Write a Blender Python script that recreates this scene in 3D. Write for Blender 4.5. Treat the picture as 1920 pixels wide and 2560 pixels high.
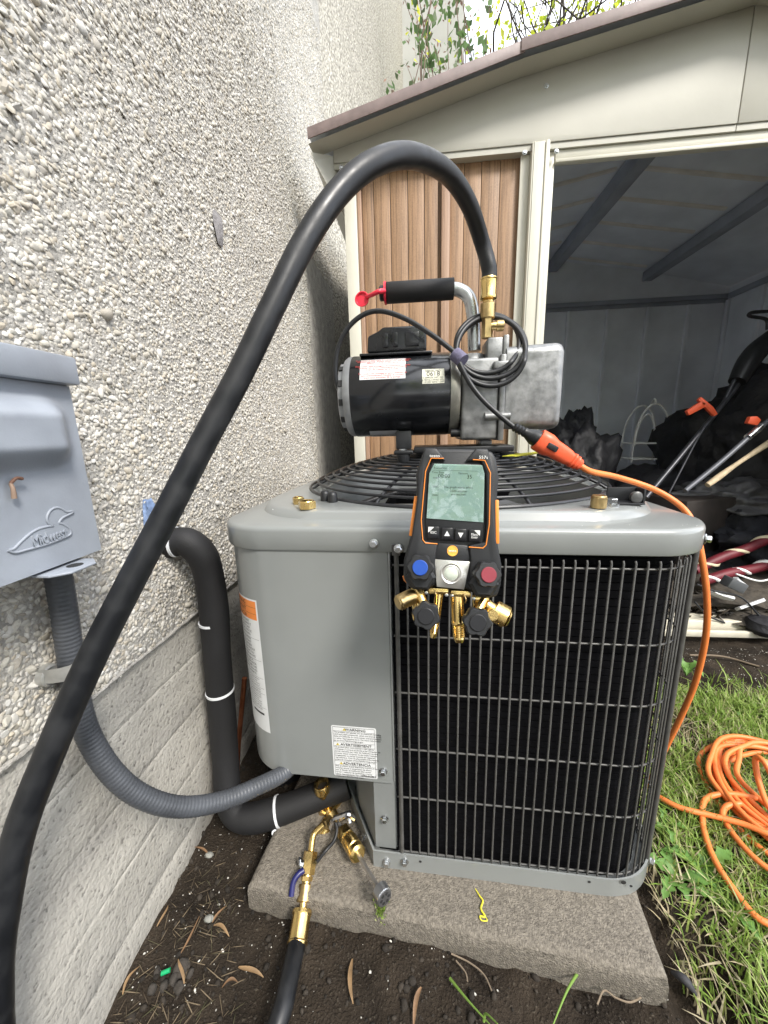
import bpy, bmesh, math, random
import numpy as np
from mathutils import Vector, Matrix, noise

for o in list(bpy.data.objects): bpy.data.objects.remove(o)
random.seed(7); rng = np.random.default_rng(7)
SC = bpy.context.scene
COL = SC.collection
rad = math.radians
CAMZ = 0.82

# ------------------------------------------------------------------ camera
F = 920.0                                     # focal length in pixels of the 1920x2560 photograph
_Y = np.array([88.0, -202.0, F]); _Y /= np.linalg.norm(_Y)
_D = np.array([113.0, 4220.0, F]); _D -= _Y*np.dot(_D, _Y); _D /= np.linalg.norm(_D)
_X = np.cross(_D, _Y); _X = _X if _X[0] > 0 else -_X
RW = np.stack([_X, _Y, -_D])                  # camera (x right, y down, z forward) -> world
cam = bpy.data.cameras.new('camera'); camo = bpy.data.objects.new('camera', cam); COL.objects.link(camo)
cam.sensor_fit = 'VERTICAL'; cam.sensor_height = 36.0; cam.lens = F/2560*36
cam.clip_start = 0.02; cam.clip_end = 500
rx, ry, rz = RW@np.array([1., 0, 0]), RW@np.array([0, -1., 0]), RW@np.array([0, 0, -1.])
camo.matrix_world = Matrix(((rx[0], ry[0], rz[0], 0), (rx[1], ry[1], rz[1], 0), (rx[2], ry[2], rz[2], CAMZ), (0, 0, 0, 1)))
SC.camera = camo

# ------------------------------------------------------------------ sky, sun, exposure
SUN_EL, SUN_AZ = rad(47), math.atan2(0.68, -0.73)     # azimuth measured from +Y towards +X
w = bpy.data.worlds.new('World'); SC.world = w; w.use_nodes = True
nt = w.node_tree; N = nt.nodes; L = nt.links
bg = N['Background']
sky = N.new('ShaderNodeTexSky'); sky.sky_type = 'NISHITA'; sky.sun_disc = False
sky.sun_elevation = SUN_EL; sky.sun_rotation = SUN_AZ; sky.air_density = 1.0; sky.dust_density = 1.5
tc = N.new('ShaderNodeTexCoord'); mp = N.new('ShaderNodeMapping'); mp.inputs['Scale'].default_value = (1, 1, 2.2)
no = N.new('ShaderNodeTexNoise'); no.inputs['Scale'].default_value = 2.6; no.inputs['Detail'].default_value = 6
rp = N.new('ShaderNodeValToRGB'); rp.color_ramp.elements[0].position = 0.36; rp.color_ramp.elements[1].position = 0.56
rp.color_ramp.elements[0].color = (0.15, 0.15, 0.15, 1)
mx = N.new('ShaderNodeMixRGB'); mx.inputs[2].default_value = (11.0, 11.3, 11.9, 1)
L.new(tc.outputs['Generated'], mp.inputs[0]); L.new(mp.outputs[0], no.inputs['Vector']); L.new(no.outputs['Fac'], rp.inputs[0])
L.new(rp.outputs[0], mx.inputs[0]); L.new(sky.outputs[0], mx.inputs[1]); L.new(mx.outputs[0], bg.inputs[0])
bg.inputs[1].default_value = 0.15
sl = bpy.data.lights.new('sun', 'SUN'); sl.energy = 2.3; sl.angle = rad(14); sl.color = (1.0, 0.95, 0.88)
so = bpy.data.objects.new('sun', sl); COL.objects.link(so)
sd = Vector((math.cos(SUN_EL)*math.sin(SUN_AZ), math.cos(SUN_EL)*math.cos(SUN_AZ), math.sin(SUN_EL)))
so.rotation_euler = (sd).to_track_quat('Z', 'Y').to_euler(); so.location = sd*20
SC.view_settings.view_transform = 'Standard'; SC.view_settings.look = 'None'
SC.view_settings.exposure = 0.95; SC.view_settings.gamma = 1.0
SC.view_settings.use_curve_mapping = False

# ------------------------------------------------------------------ layout helpers
S = 1920/1659.0
def ray(u, v):
    return RW@np.array([(u*S-960)/F, (v*S-1280)/F, 1.0])
def _on(u, v, ax, val):
    r = ray(u, v); o = val-(CAMZ if ax == 2 else 0); p = r*(o/r[ax]); return Vector((p[0], p[1], p[2]+CAMZ))
def PX(u, v, x): return _on(u, v, 0, x)
def PY(u, v, y): return _on(u, v, 1, y)
def PZ(u, v, z): return _on(u, v, 2, z)
def PD(u, v, d):
    p = ray(u, v)*d; return Vector((p[0], p[1], p[2]+CAMZ))
def proj(P):
    q = (P-np.array([0, 0, CAMZ]))@RW
    return np.stack([(F*q[:, 0]/q[:, 2]+960)/S, (F*q[:, 1]/q[:, 2]+1280)/S, q[:, 2]], 1)

# ------------------------------------------------------------------ materials
MATS = {}
def M(name, col=(.5, .5, .5), rough=.5, metal=0., var=.12, scale=12., bump=0., bscale=60., spec=.5, coat=0., col2=None,
      thr=None, island=0., trans=0., emit=0., detail=4., alpha=1., sub=0., rvar=0.):
    if name in MATS: return MATS[name]
    m = bpy.data.materials.new(name); m.use_nodes = True; nt = m.node_tree; n = nt.nodes; l = nt.links
    b = n['Principled BSDF']; b.inputs['Roughness'].default_value = rough; b.inputs['Metallic'].default_value = metal
    b.inputs['Specular IOR Level'].default_value = spec; b.inputs['Coat Weight'].default_value = coat
    b.inputs['Coat Roughness'].default_value = .12
    if trans: b.inputs['Transmission Weight'].default_value = trans
    if alpha < 1: b.inputs['Alpha'].default_value = alpha
    tcn = n.new('ShaderNodeTexCoord'); out = tcn.outputs['Object']
    ns = n.new('ShaderNodeTexNoise'); ns.inputs['Scale'].default_value = scale; ns.inputs['Detail'].default_value = detail
    l.new(out, ns.inputs['Vector'])
    r = n.new('ShaderNodeValToRGB'); e = r.color_ramp.elements
    c2 = col2 if col2 else tuple(min(1, c*(1+var)) for c in col)
    c1 = col if col2 else tuple(c*(1-var) for c in col)
    lo, hi = thr if thr else (.3, .7)
    e[0].position = lo; e[1].position = hi; e[0].color = (*c1, 1); e[1].color = (*c2, 1)
    l.new(ns.outputs['Fac'], r.inputs[0]); src = r.outputs[0]
    if island:
        g = n.new('ShaderNodeNewGeometry'); hv = n.new('ShaderNodeHueSaturation')
        mr = n.new('ShaderNodeMapRange'); mr.inputs[3].default_value = 1-island; mr.inputs[4].default_value = 1+island
        l.new(g.outputs['Random Per Island'], mr.inputs[0]); l.new(mr.outputs[0], hv.inputs['Value'])
        l.new(src, hv.inputs['Color']); src = hv.outputs[0]
    l.new(src, b.inputs['Base Color'])
    if rvar:
        mr2 = n.new('ShaderNodeMapRange'); mr2.inputs[1].default_value = .3; mr2.inputs[2].default_value = .7
        mr2.inputs[3].default_value = max(0, rough-rvar); mr2.inputs[4].default_value = min(1, rough+rvar)
        l.new(ns.outputs['Fac'], mr2.inputs[0]); l.new(mr2.outputs[0], b.inputs['Roughness'])
    if bump:
        nb = n.new('ShaderNodeTexNoise'); nb.inputs['Scale'].default_value = bscale; nb.inputs['Detail'].default_value = 5
        l.new(out, nb.inputs['Vector']); bp = n.new('ShaderNodeBump'); bp.inputs['Strength'].default_value = bump
        bp.inputs['Distance'].default_value = .01
        l.new(nb.outputs['Fac'], bp.inputs['Height']); l.new(bp.outputs[0], b.inputs['Normal'])
    if emit:
        l.new(src, b.inputs['Emission Color']); b.inputs['Emission Strength'].default_value = emit
    MATS[name] = m; return m

def ramp_island(name, cols, rough=.6, trans=0., spec=.3, noise_amt=0.):
    """colour picked per mesh island from a list"""
    m = bpy.data.materials.new(name); m.use_nodes = True; n = m.node_tree.nodes; l = m.node_tree.links
    b = n['Principled BSDF']; b.inputs['Roughness'].default_value = rough; b.inputs['Specular IOR Level'].default_value = spec
    g = n.new('ShaderNodeNewGeometry'); r = n.new('ShaderNodeValToRGB'); e = r.color_ramp.elements
    while len(e) < len(cols): e.new(.5)
    for i, c in enumerate(cols): e[i].position = i/(len(cols)-1); e[i].color = (*c, 1)
    l.new(g.outputs['Random Per Island'], r.inputs[0]); src = r.outputs[0]
    if noise_amt:
        tcn = n.new('ShaderNodeTexCoord'); ns = n.new('ShaderNodeTexNoise'); ns.inputs['Scale'].default_value = 160
        l.new(tcn.outputs['Object'], ns.inputs['Vector'])
        nl = n.new('ShaderNodeTexNoise'); nl.inputs['Scale'].default_value = 4; l.new(tcn.outputs['Object'], nl.inputs['Vector'])
        ad = n.new('ShaderNodeMath'); ad.operation = 'ADD'; l.new(ns.outputs['Fac'], ad.inputs[0]); l.new(nl.outputs['Fac'], ad.inputs[1])
        mr = n.new('ShaderNodeMapRange'); mr.inputs[1].default_value = .6; mr.inputs[2].default_value = 1.4
        mr.inputs[3].default_value = 1-noise_amt; mr.inputs[4].default_value = 1+noise_amt*.6; l.new(ad.outputs[0], mr.inputs[0])
        hv = n.new('ShaderNodeHueSaturation'); l.new(mr.outputs[0], hv.inputs['Value']); l.new(src, hv.inputs['Color']); src = hv.outputs[0]
    l.new(src, b.inputs['Base Color'])
    if trans:
        t = n.new('ShaderNodeBsdfTranslucent'); ms = n.new('ShaderNodeMixShader'); ms.inputs[0].default_value = trans
        l.new(src, t.inputs['Color']); l.new(b.outputs[0], ms.inputs[1]); l.new(t.outputs[0], ms.inputs[2])
        l.new(ms.outputs[0], n['Material Output'].inputs['Surface'])
    MATS[name] = m; return m

paint = M('unit_paint', (.242, .255, .250), .33, var=.05, scale=9, coat=.5, bump=.006, bscale=90, rvar=.05, detail=3)
paint_d = M('unit_paint_low', (.225, .236, .232), .42, var=.08, scale=20, bump=.03, bscale=200)
boxgrey = M('box_paint', (.265, .290, .330), .45, var=.10, scale=22, bump=.04, bscale=500, detail=9, rvar=.12)
beige = M('shed_beige', (.47, .46, .40), .5, var=.06, scale=5, bump=.02, bscale=90)
beige2 = M('shed_trim', (.58, .565, .48), .42, var=.05, scale=9)
fascia = M('roof_brown', (.215, .165, .155), .5, var=.15, scale=30, bump=.05)
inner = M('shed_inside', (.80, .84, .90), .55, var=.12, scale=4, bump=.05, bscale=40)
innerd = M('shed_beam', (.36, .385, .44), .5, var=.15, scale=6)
rubber = M('hose_rubber', (.007, .008, .010), .46, col2=(.018, .019, .021), thr=(.45, .75), scale=40, bump=.03, bscale=60, rvar=.12, detail=10)
foam = M('foam_insulation', (.010, .010, .011), .68, var=.2, scale=20, bump=.08, bscale=400)
conduitm = M('conduit_grey', (.06, .065, .074), .42, var=.2, scale=25, bump=.05, bscale=90)
black = M('black_plastic', (.014, .015, .017), .42, var=.2, scale=40, bump=.06, bscale=700)
blackg = M('black_gloss', (.010, .011, .013), .22, var=.3, scale=14, coat=.3, rvar=.1)
rub_g = M('gauge_rubber', (.015, .016, .018), .48, var=.15, scale=60, bump=.08, bscale=900)
coil = M('coil_black', (.004, .004, .005), .85, var=.3, scale=60, spec=.08)
wirem = M('wire_coating', (.085, .083, .079), .34, var=.2, scale=60)
ring_m = M('guard_wire', (.022, .023, .026), .33, var=.2, scale=60)
brass = M('brass', (.83, .60, .24), .24, 1., var=.12, scale=40, bump=.03, bscale=300, rvar=.08)
brass2 = M('brass_dull', (.62, .46, .22), .36, 1., var=.2, scale=60, bump=.04, bscale=300, rvar=.08)
zinc = M('zinc', (.62, .64, .66), .28, 1., var=.2, scale=60, rvar=.1)
chrome = M('chrome', (.8, .8, .82), .12, 1., var=.1, scale=40)
alum = M('cast_aluminium', (.27, .275, .275), .46, .65, var=.30, scale=60, bump=.05, bscale=260, detail=10, rvar=.15)
alum2 = M('brushed_plate', (.78, .77, .73), .3, .9, var=.08, scale=90)
copper = M('copper', (.45, .17, .09), .4, 1., var=.3, scale=40)
orange = M('cord_orange', (.80, .22, .055), .45, var=.10, scale=30, bump=.04, bscale=300)
orange2 = M('plug_orange', (.83, .12, .045), .4, var=.06, scale=30)
orange_t = M('trim_orange', (.85, .27, .04), .45, var=.05)
red = M('cap_red', (.72, .03, .06), .35, var=.08)
white = M('white_print', (.80, .80, .78), .5, var=.03)
whitep = M('label_white', (.74, .75, .75), .4, var=.05, scale=30)
ink = M('ink_black', (.02, .02, .02), .6, var=.1)
inkred = M('ink_red', (.55, .06, .05), .6, var=.1)
yel = M('warn_yellow', (.75, .60, .08), .5, var=.05)
ziptie = M('nylon_white', (.72, .74, .76), .35, var=.05)
greycap = M('end_cap_grey', (.30, .31, .32), .45, .3, var=.2, scale=30, bump=.05)
concrete = M('pad_concrete', (.125, .11, .09), .9, col2=(.275, .245, .20), thr=(.30, .70), scale=190, bump=.6, bscale=420, detail=14)
soil = None

# ------------------------------------------------------------------ mesh helpers
def frame(z, up=None):
    z = Vector(z).normalized(); up = Vector(up) if up else (Vector((0, 0, 1)) if abs(z.z) < .9 else Vector((0, 1, 0)))
    x = up.cross(z).normalized(); y = z.cross(x); return Matrix((x, y, z)).transposed()
def spline(pts, sub=10):
    P = [Vector(p) for p in pts]; out = []
    for i in range(len(P)-1):
        a = P[i-1] if i > 0 else P[i]*2-P[i+1]; b, c = P[i], P[i+1]; d = P[i+2] if i+2 < len(P) else P[i+1]*2-P[i]
        # centripetal-ish Catmull-Rom
        for k in range(sub):
            t = k/sub
            out.append(.5*((2*b)+(c-a)*t+(2*a-5*b+4*c-d)*t*t+(3*b-a-3*c+d)*t*t*t))
    out.append(P[-1]); return out
class MB:
    def __init__(s): s.v = []; s.f = []
    def add(s, vs, fs):
        o = len(s.v); s.v += [Vector(p) for p in vs]; s.f += [[i+o for i in f] for f in fs]; return s
    def box(s, c, d, rot=None):
        c = Vector(c); h = Vector(d)/2; vs = []
        for x in (-1, 1):
            for y in (-1, 1):
                for z in (-1, 1):
                    p = Vector((x*h.x, y*h.y, z*h.z)); vs.append(c+(rot@p if rot else p))
        return s.add(vs, [(0, 1, 3, 2), (4, 6, 7, 5), (0, 4, 5, 1), (2, 3, 7, 6), (0, 2, 6, 4), (1, 5, 7, 3)])
    def bb(s, lo, hi):
        lo = Vector(lo); hi = Vector(hi); return s.box((lo+hi)/2, hi-lo)
    def loft(s, rings, cap0=True, cap1=True, closed=True):
        n = len(rings[0]); vs = [p for r in rings for p in r]; fs = []
        for i in range(len(rings)-1):
            for j in range(n if closed else n-1):
                k = (j+1) % n; fs.append((i*n+j, i*n+k, (i+1)*n+k, (i+1)*n+j))
        if cap0: fs.append(tuple(reversed(range(n))))
        if cap1: fs.append(tuple(range((len(rings)-1)*n, len(rings)*n)))
        return s.add(vs, fs)
    def lathe(s, p, axis, prof, n=24, up=None, lob=0, lobamp=0., knurl=0.):
        p = Vector(p); R = frame(axis, up); rings = []
        for i, (h, r) in enumerate(prof):
            ring = []
            for j in range(n):
                a = 2*math.pi*j/n; rr = r*(1+lobamp*math.cos(lob*a)) if lob else r
                ring.append(p+R@Vector((rr*math.cos(a), rr*math.sin(a), h)))
            rings.append(ring)
        return s.loft(rings)
    def cyl(s, a, b, r, r2=None, n=20):
        a = Vector(a); b = Vector(b); d = (b-a); return s.lathe(a, d, [(0, r), (d.length, r if r2 is None else r2)], n)
    def knurl(s, a, b, r, n=40, amp=.0006):
        a = Vector(a); b = Vector(b); d = b-a; R = frame(d); ln = d.length
        m = max(4, int(ln/(2*math.pi*r/n))); rings = []
        rings.append([a+R@Vector((r*.9*math.cos(2*math.pi*j/n), r*.9*math.sin(2*math.pi*j/n), 0)) for j in range(n)])
        for i in range(m+1):
            rings.append([a+R@Vector(((r+amp*(1 if (i+j) % 2 else -1))*math.cos(2*math.pi*j/n), (r+amp*(1 if (i+j) % 2 else -1))*math.sin(2*math.pi*j/n), ln*(.05+.9*i/m))) for j in range(n)])
        rings.append([a+R@Vector((r*.9*math.cos(2*math.pi*j/n), r*.9*math.sin(2*math.pi*j/n), ln)) for j in range(n)])
        return s.loft(rings)
    def tube(s, pts, r, n=14, sub=10, raw=False, cap=True, ridge=None):
        P = [Vector(p) for p in pts] if raw else spline(pts, sub); m = len(P); rings = []
        t0 = (P[1]-P[0]).normalized(); R = frame(t0); x = R.col[0].copy()
        ln = 0
        for i in range(m):
            t = (P[min(i+1, m-1)]-P[max(i-1, 0)]).normalized()
            x = (x-t*x.dot(t)).normalized(); y = t.cross(x)
            if i: ln += (P[i]-P[i-1]).length
            rr = r(i/(m-1)) if callable(r) else r
            if ridge: rr += ridge[1]*math.sin(2*math.pi*ln/ridge[0])
            rings.append([P[i]+x*(rr*math.cos(2*math.pi*j/n))+y*(rr*math.sin(2*math.pi*j/n)) for j in range(n)])
        return s.loft(rings, cap, cap)
    def prism(s, poly, d, R=None, o=(0, 0, 0)):
        """poly in local xz plane, extruded along +y by d"""
        o = Vector(o); n = len(poly); T = (lambda p: o+(R@p if R else p))
        a = [T(Vector((p[0], 0, p[1]))) for p in poly]; b = [T(Vector((p[0], d, p[1]))) for p in poly]
        return s.add(a+b, [tuple(range(n)), tuple(reversed(range(n, 2*n)))]+[(i, i+n, (i+1) % n+n, (i+1) % n) for i in range(n)])
    def build(s, name, mat, parent=None, smooth=40, bevel=0., seg=2, root=None, inv=None):
        me = bpy.data.meshes.new(name); 
        if inv is None and root is not None: inv = root.matrix_world.inverted()
        vs = [inv@v for v in s.v] if inv else s.v
        me.from_pydata([tuple(v) for v in vs], [], s.f); me.update()
        bm = bmesh.new(); bm.from_mesh(me); bmesh.ops.recalc_face_normals(bm, faces=bm.faces); bm.to_mesh(me); bm.free()
        if bevel:
            bm = bmesh.new(); bm.from_mesh(me)
            ed = [e for e in bm.edges if len(e.link_faces) == 2 and e.calc_face_angle(0) > rad(28)]
            bmesh.ops.bevel(bm, geom=ed, offset=bevel, segments=seg, profile=.5, affect='EDGES', clamp_overlap=True)
            bm.to_mesh(me); bm.free()
        if smooth:
            me.shade_smooth(); me.set_sharp_from_angle(angle=rad(smooth))
        if mat: me.materials.append(mat)
        o = bpy.data.objects.new(name, me); COL.objects.link(o)
        if parent: o.parent = parent
        return o
def tag(o, label=None, cat=None, group=None, kind=None):
    if label: o['label'] = label
    if cat: o['category'] = cat
    if group: o['group'] = group
    if kind: o['kind'] = kind
    return o
def thing(name, label, cat, loc=(0, 0, 0), rot=None, group=None):
    o = bpy.data.objects.new(name, None); COL.objects.link(o); o.empty_display_size = .05
    Mx = Matrix.Translation(Vector(loc)) @ (rot.to_4x4() if rot is not None else Matrix.Identity(4))
    o.matrix_world = Mx; tag(o, label, cat, group); return o
def part(mb, name, mat, root, parent=None, **k):
    """geometry given in world space, stored in the space of its thing"""
    return mb.build(name, mat, parent or root, inv=root.matrix_basis.inverted(), **k)
def text(string, size, mat, parent, Mx, name='lettering', ext=.0002, align='CENTER', xs=1.0, space=1.0, shear=0.):
    c = bpy.data.curves.new(name, 'FONT'); c.body = string; c.size = size; c.extrude = ext; c.align_x = align; c.align_y = 'CENTER'
    c.resolution_u = 3; c.space_line = space; c.shear = shear
    t = bpy.data.objects.new('tmp', c); COL.objects.link(t); bpy.context.view_layer.update()
    me = bpy.data.meshes.new_from_object(t.evaluated_get(bpy.context.evaluated_depsgraph_get())); bpy.data.objects.remove(t)
    me.transform(Mx @ Matrix.Diagonal((xs, 1, 1, 1))); me.materials.clear(); me.materials.append(mat)
    o = bpy.data.objects.new(name, me); COL.objects.link(o); o.parent = parent; return o
def facing(o, x=(1, 0, 0), up=(0, 0, 1)):
    """matrix for text: text x -> x, text y -> up"""
    x = Vector(x).normalized(); y = Vector(up).normalized(); z = x.cross(y)
    m = Matrix((x, y, z)).transposed().to_4x4(); m.translation = Vector(o); return m
def bolt(mb, p, nrm, r=.006, h=.005):
    p = Vector(p); nrm = Vector(nrm).normalized()
    mb.lathe(p, nrm, [(0, r*1.35), (.0012, r*1.35), (.0016, r*1.2)], 20)
    mb.lathe(p+nrm*.0014, nrm, [(0, r), (h*.8, r), (h, r*.8)], 6)
    return mb
def rrect(hw, hd, r, m=10, z=0., c=(0, 0)):
    out = []
    for k, (sx, sy) in enumerate(((1, -1), (1, 1), (-1, 1), (-1, -1))):
        a0 = -math.pi/2+k*math.pi/2
        for i in range(m+1):
            a = a0+(math.pi/2)*i/m
            out.append(Vector((c[0]+sx*(hw-r)+r*math.cos(a), c[1]+sy*(hd-r)+r*math.sin(a), z)))
    return out
def np_mesh(name, V, T, mat, parent=None, smooth=True):
    me = bpy.data.meshes.new(name); nv, nf = len(V), len(T); k = T.shape[1]
    me.vertices.add(nv); me.vertices.foreach_set('co', np.ascontiguousarray(V, dtype=np.float32).ravel())
    me.loops.add(nf*k); me.loops.foreach_set('vertex_index', np.ascontiguousarray(T, dtype=np.int32).ravel())
    me.polygons.add(nf); me.polygons.foreach_set('loop_start', np.arange(0, nf*k, k, dtype=np.int32))
    me.update(calc_edges=True); me.validate()
    if smooth: me.shade_smooth()
    me.materials.append(mat); o = bpy.data.objects.new(name, me); COL.objects.link(o)
    if parent: o.parent = parent
    return o
# ================================================================== SETTING
# ------------------------------------------------------------------ ground
def soil_mat():
    m = bpy.data.materials.new('soil'); m.use_nodes = True; n = m.node_tree.nodes; l = m.node_tree.links
    b = n['Principled BSDF']; b.inputs['Roughness'].default_value = .95; b.inputs['Specular IOR Level'].default_value = .2
    t = n.new('ShaderNodeTexCoord')
    a = n.new('ShaderNodeTexNoise'); a.inputs['Scale'].default_value = 9; a.inputs['Detail'].default_value = 9; a.inputs['Roughness'].default_value = .7
    l.new(t.outputs['Object'], a.inputs['Vector'])
    r = n.new('ShaderNodeValToRGB'); e = r.color_ramp.elements
    e[0].position = .32; e[0].color = (.013, .010, .0075, 1); e[1].position = .70; e[1].color = (.055, .042, .030, 1)
    l.new(a.outputs['Fac'], r.inputs[0])
    f = n.new('ShaderNodeTexNoise'); f.inputs['Scale'].default_value = 260; f.inputs['Detail'].default_value = 6
    l.new(t.outputs['Object'], f.inputs['Vector'])
    r2 = n.new('ShaderNodeValToRGB'); q = r2.color_ramp.elements; q[0].position = .60; q[0].color = (0, 0, 0, 1); q[1].position = .72; q[1].color = (1, 1, 1, 1)
    l.new(f.outputs['Fac'], r2.inputs[0])
    mx = n.new('ShaderNodeMixRGB'); mx.inputs[2].default_value = (.10, .085, .065, 1); l.new(r2.outputs[0], mx.inputs[0]); l.new(r.outputs[0], mx.inputs[1])
    l.new(mx.outputs[0], b.inputs['Base Color'])
    bp = n.new('ShaderNodeBump'); bp.inputs['Strength'].default_value = .9; bp.inputs['Distance'].default_value = .008
    l.new(f.outputs['Fac'], bp.inputs['Height']); l.new(bp.outputs[0], b.inputs['Normal'])
    return m
soil = soil_mat()
def grass_edge(y):
    return .385+.10*max(0, y-.45)+.02*noise.noise(Vector((y*9, 3, 0)))
def is_grass(x, y):
    return x > grass_edge(y) and y < 1.06+.05*noise.noise(Vector((x*5, 7, 1))) and y > -1.5 and x < 2.6
def ground_z(x, y):
    z = .014*noise.noise(Vector((x*4, y*4, 0)))+.010*noise.noise(Vector((x*13, y*13, 5)))+.009*noise.noise(Vector((x*38, y*38, 9)))
    if -.5 < x < 3 and y > 1.3: z -= .05*min(1, (y-1.3)/.15)
    if is_grass(x, y): z += .018
    d = max(abs(x-.41)-.03, 0)
    if .30 < y < .46 and d < .03: z -= .03*(1-d/.03)
    return z
xs = list(np.concatenate([[-80, -30, -10, -4, -1.5], np.arange(-.6, 1.6, .014), np.arange(1.6, 3, .08), [4, 7, 12, 30, 90]]))
ys = list(np.concatenate([[-80, -30, -10, -4, -1.5, -.6], np.arange(-.1, 1.55, .014), np.arange(1.6, 4, .1), [5, 8, 14, 30, 90, 200]]))
gv = [(x, y, ground_z(x, y) if abs(x) < 4 and abs(y) < 5 else -.02) for y in ys for x in xs]
nx = len(xs)
gf = [(j*nx+i, j*nx+i+1, (j+1)*nx+i+1, (j+1)*nx+i) for j in range(len(ys)-1) for i in range(nx-1)]
tag(np_mesh('ground', np.array(gv), np.array(gf), soil), kind='structure')

# loose crumbs and pale grit in the soil (too small and many to count)
def blob_template(sub, jit, seed):
    bm = bmesh.new(); bmesh.ops.create_icosphere(bm, subdivisions=sub, radius=1); r = random.Random(seed)
    for v in bm.verts: v.co *= 1+r.uniform(-jit, jit)
    for q in range(5 if sub > 1 else 3):
        nn = Vector((r.gauss(0, 1), r.gauss(0, 1), r.gauss(0, 1))).normalized(); hh = r.uniform(.55, .8)
        for v in bm.verts:
            e = v.co.dot(nn)-hh
            if e > 0: v.co -= nn*e
    V = np.array([v.co[:] for v in bm.verts]); T = np.array([[v.index for v in f.verts] for f in bm.faces]); bm.free(); return V, T
TEMP1 = [blob_template(1, .22, s) for s in range(8)]
TEMP2 = [blob_template(2, .10, s) for s in range(8)]
def scatter(name, items, mat, temps, parent=None, smooth=False):
    VV = []; TT = []; off = 0
    for (p, sc, rot) in items:
        V, T = temps[random.randrange(len(temps))]
        W = (V*np.array(sc))@np.array(rot).T+np.array(p); VV.append(W); TT.append(T+off); off += len(V)
    return np_mesh(name, np.concatenate(VV), np.concatenate(TT), mat, parent, smooth)
def rrot(): return np.array(Matrix.Rotation(random.uniform(0, 6.28), 3, Vector((random.gauss(0, 1), random.gauss(0, 1), random.gauss(0, 1))).normalized()))
it = []
for i in range(5200):
    x = random.uniform(-.46, .9); y = random.uniform(.22, 1.4)
    if is_grass(x, y) and random.random() < .85: continue
    if -.29 < x < .37 and y > .46: continue
    s = random.choice((.0015, .002, .003, .004, .006)) * random.uniform(.7, 1.3)
    it.append(((x, y, ground_z(x, y)+s*.3), (s, s*random.uniform(.6, 1), s*.7), rrot()))
tag(scatter('soil_crumbs', it, M('crumb', (.03, .024, .018), .95, var=.3, island=.5), TEMP1), 'dark crumbs of earth scattered over the soil', 'soil', kind='stuff')
it = []
for i in range(1500):
    if i < 200: x = random.uniform(-.45, -.2); y = random.uniform(.25, .62)
    elif i < 300: x = random.uniform(-.4, .5); y = random.uniform(.28, .46)
    else: x = random.uniform(.45, 1.8); y = random.uniform(1.02, 1.42)
    if is_grass(x, y) and random.random() < .9: continue
    s = random.uniform(.0006, .0017) if random.random() < .92 else random.uniform(.002, .0035)
    it.append(((x, y, ground_z(x, y)+s*.4), (s, s*.75, s*.55), rrot()))
tag(scatter('pale_grit', it, M('grit', (.55, .53, .48), .8, var=.15, island=.3), TEMP1), 'pale grit sprinkled over the dark soil', 'gravel', kind='stuff')

# ------------------------------------------------------------------ house: pebble-dash wall, foundation, wing
WX = -.453; FZ = .476
house = thing('house', 'house with cream pebble-dash wall above a bare concrete foundation', 'house', (WX, 1.0, 0))
mort = M('dash_mortar', (.37, .355, .325), .9, var=.25, scale=30, bump=.6, bscale=180, detail=8)
mb = MB()
def wall_x(y): return WX if y < 2.1 else WX+.0545*(y-2.1)
yy = [-3, 0, 2.1, 6.6]
for a, b in zip(yy[:-1], yy[1:]):
    mb.add([(wall_x(a), a, FZ), (wall_x(b), b, FZ), (wall_x(b), b, 7.6), (wall_x(a), a, 7.6)], [(0, 1, 2, 3)])
mb.add([(-4, -3, FZ), (WX, -3, FZ), (WX, -3, 7.6), (-4, -3, 7.6)], [(0, 1, 2, 3)])
mb.add([(WX-.02, -3, FZ), (WX, -3, FZ), (WX, 2.1, FZ), (wall_x(6.6), 6.6, FZ), (WX-.05, 6.6, FZ)], [(0, 1, 2, 3, 4)])
mb.add([(-4, -3, 7.6), (WX, -3, 7.6), (WX, 2.1, 7.6), (wall_x(6.6), 6.6, 7.6), (-4, 6.6, 7.6)], [(0, 1, 2, 3, 4)])
# far stretch of dash: too fine to tell apart, relief from the material
def dash_mat():
    m = bpy.data.materials.new('pebble_dash'); m.use_nodes = True; n = m.node_tree.nodes; l = m.node_tree.links
    b = n['Principled BSDF']; b.inputs['Roughness'].default_value = .8
    t = n.new('ShaderNodeTexCoord'); v = n.new('ShaderNodeTexVoronoi'); v.inputs['Scale'].default_value = 80
    l.new(t.outputs['Object'], v.inputs['Vector'])
    r = n.new('ShaderNodeValToRGB'); e = r.color_ramp.elements; e[0].color = (.62, .585, .505, 1); e[0].position = .2; e[1].color = (.24, .222, .185, 1); e[1].position = .7
    l.new(v.outputs['Distance'], r.inputs[0])
    hv = n.new('ShaderNodeHueSaturation'); sp = n.new('ShaderNodeSeparateColor'); l.new(v.outputs['Color'], sp.inputs[0])
    mr = n.new('ShaderNodeMapRange'); mr.inputs[3].default_value = .75; mr.inputs[4].default_value = 1.15; l.new(sp.outputs[0], mr.inputs[0])
    l.new(mr.outputs[0], hv.inputs['Value']); l.new(r.outputs[0], hv.inputs['Color']); l.new(hv.outputs[0], b.inputs['Base Color'])
    bp = n.new('ShaderNodeBump'); bp.invert = True; bp.inputs['Strength'].default_value = .8; bp.inputs['Distance'].default_value = .006
    l.new(v.outputs['Distance'], bp.inputs['Height']); l.new(bp.outputs[0], b.inputs['Normal']); return m
stucco = part(mb, 'stucco_wall', dash_mat(), house, smooth=0)
stucco['label'] = 'cream pebble-dash stucco wall'
# bedding mortar behind the pebbles that can be told apart
mb = MB(); mb.bb((WX-.03, -.35, FZ-.004), (WX+.0015, 2.12, 2.75))
bed = part(mb, 'mortar_bed', mort, house, smooth=0)
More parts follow.
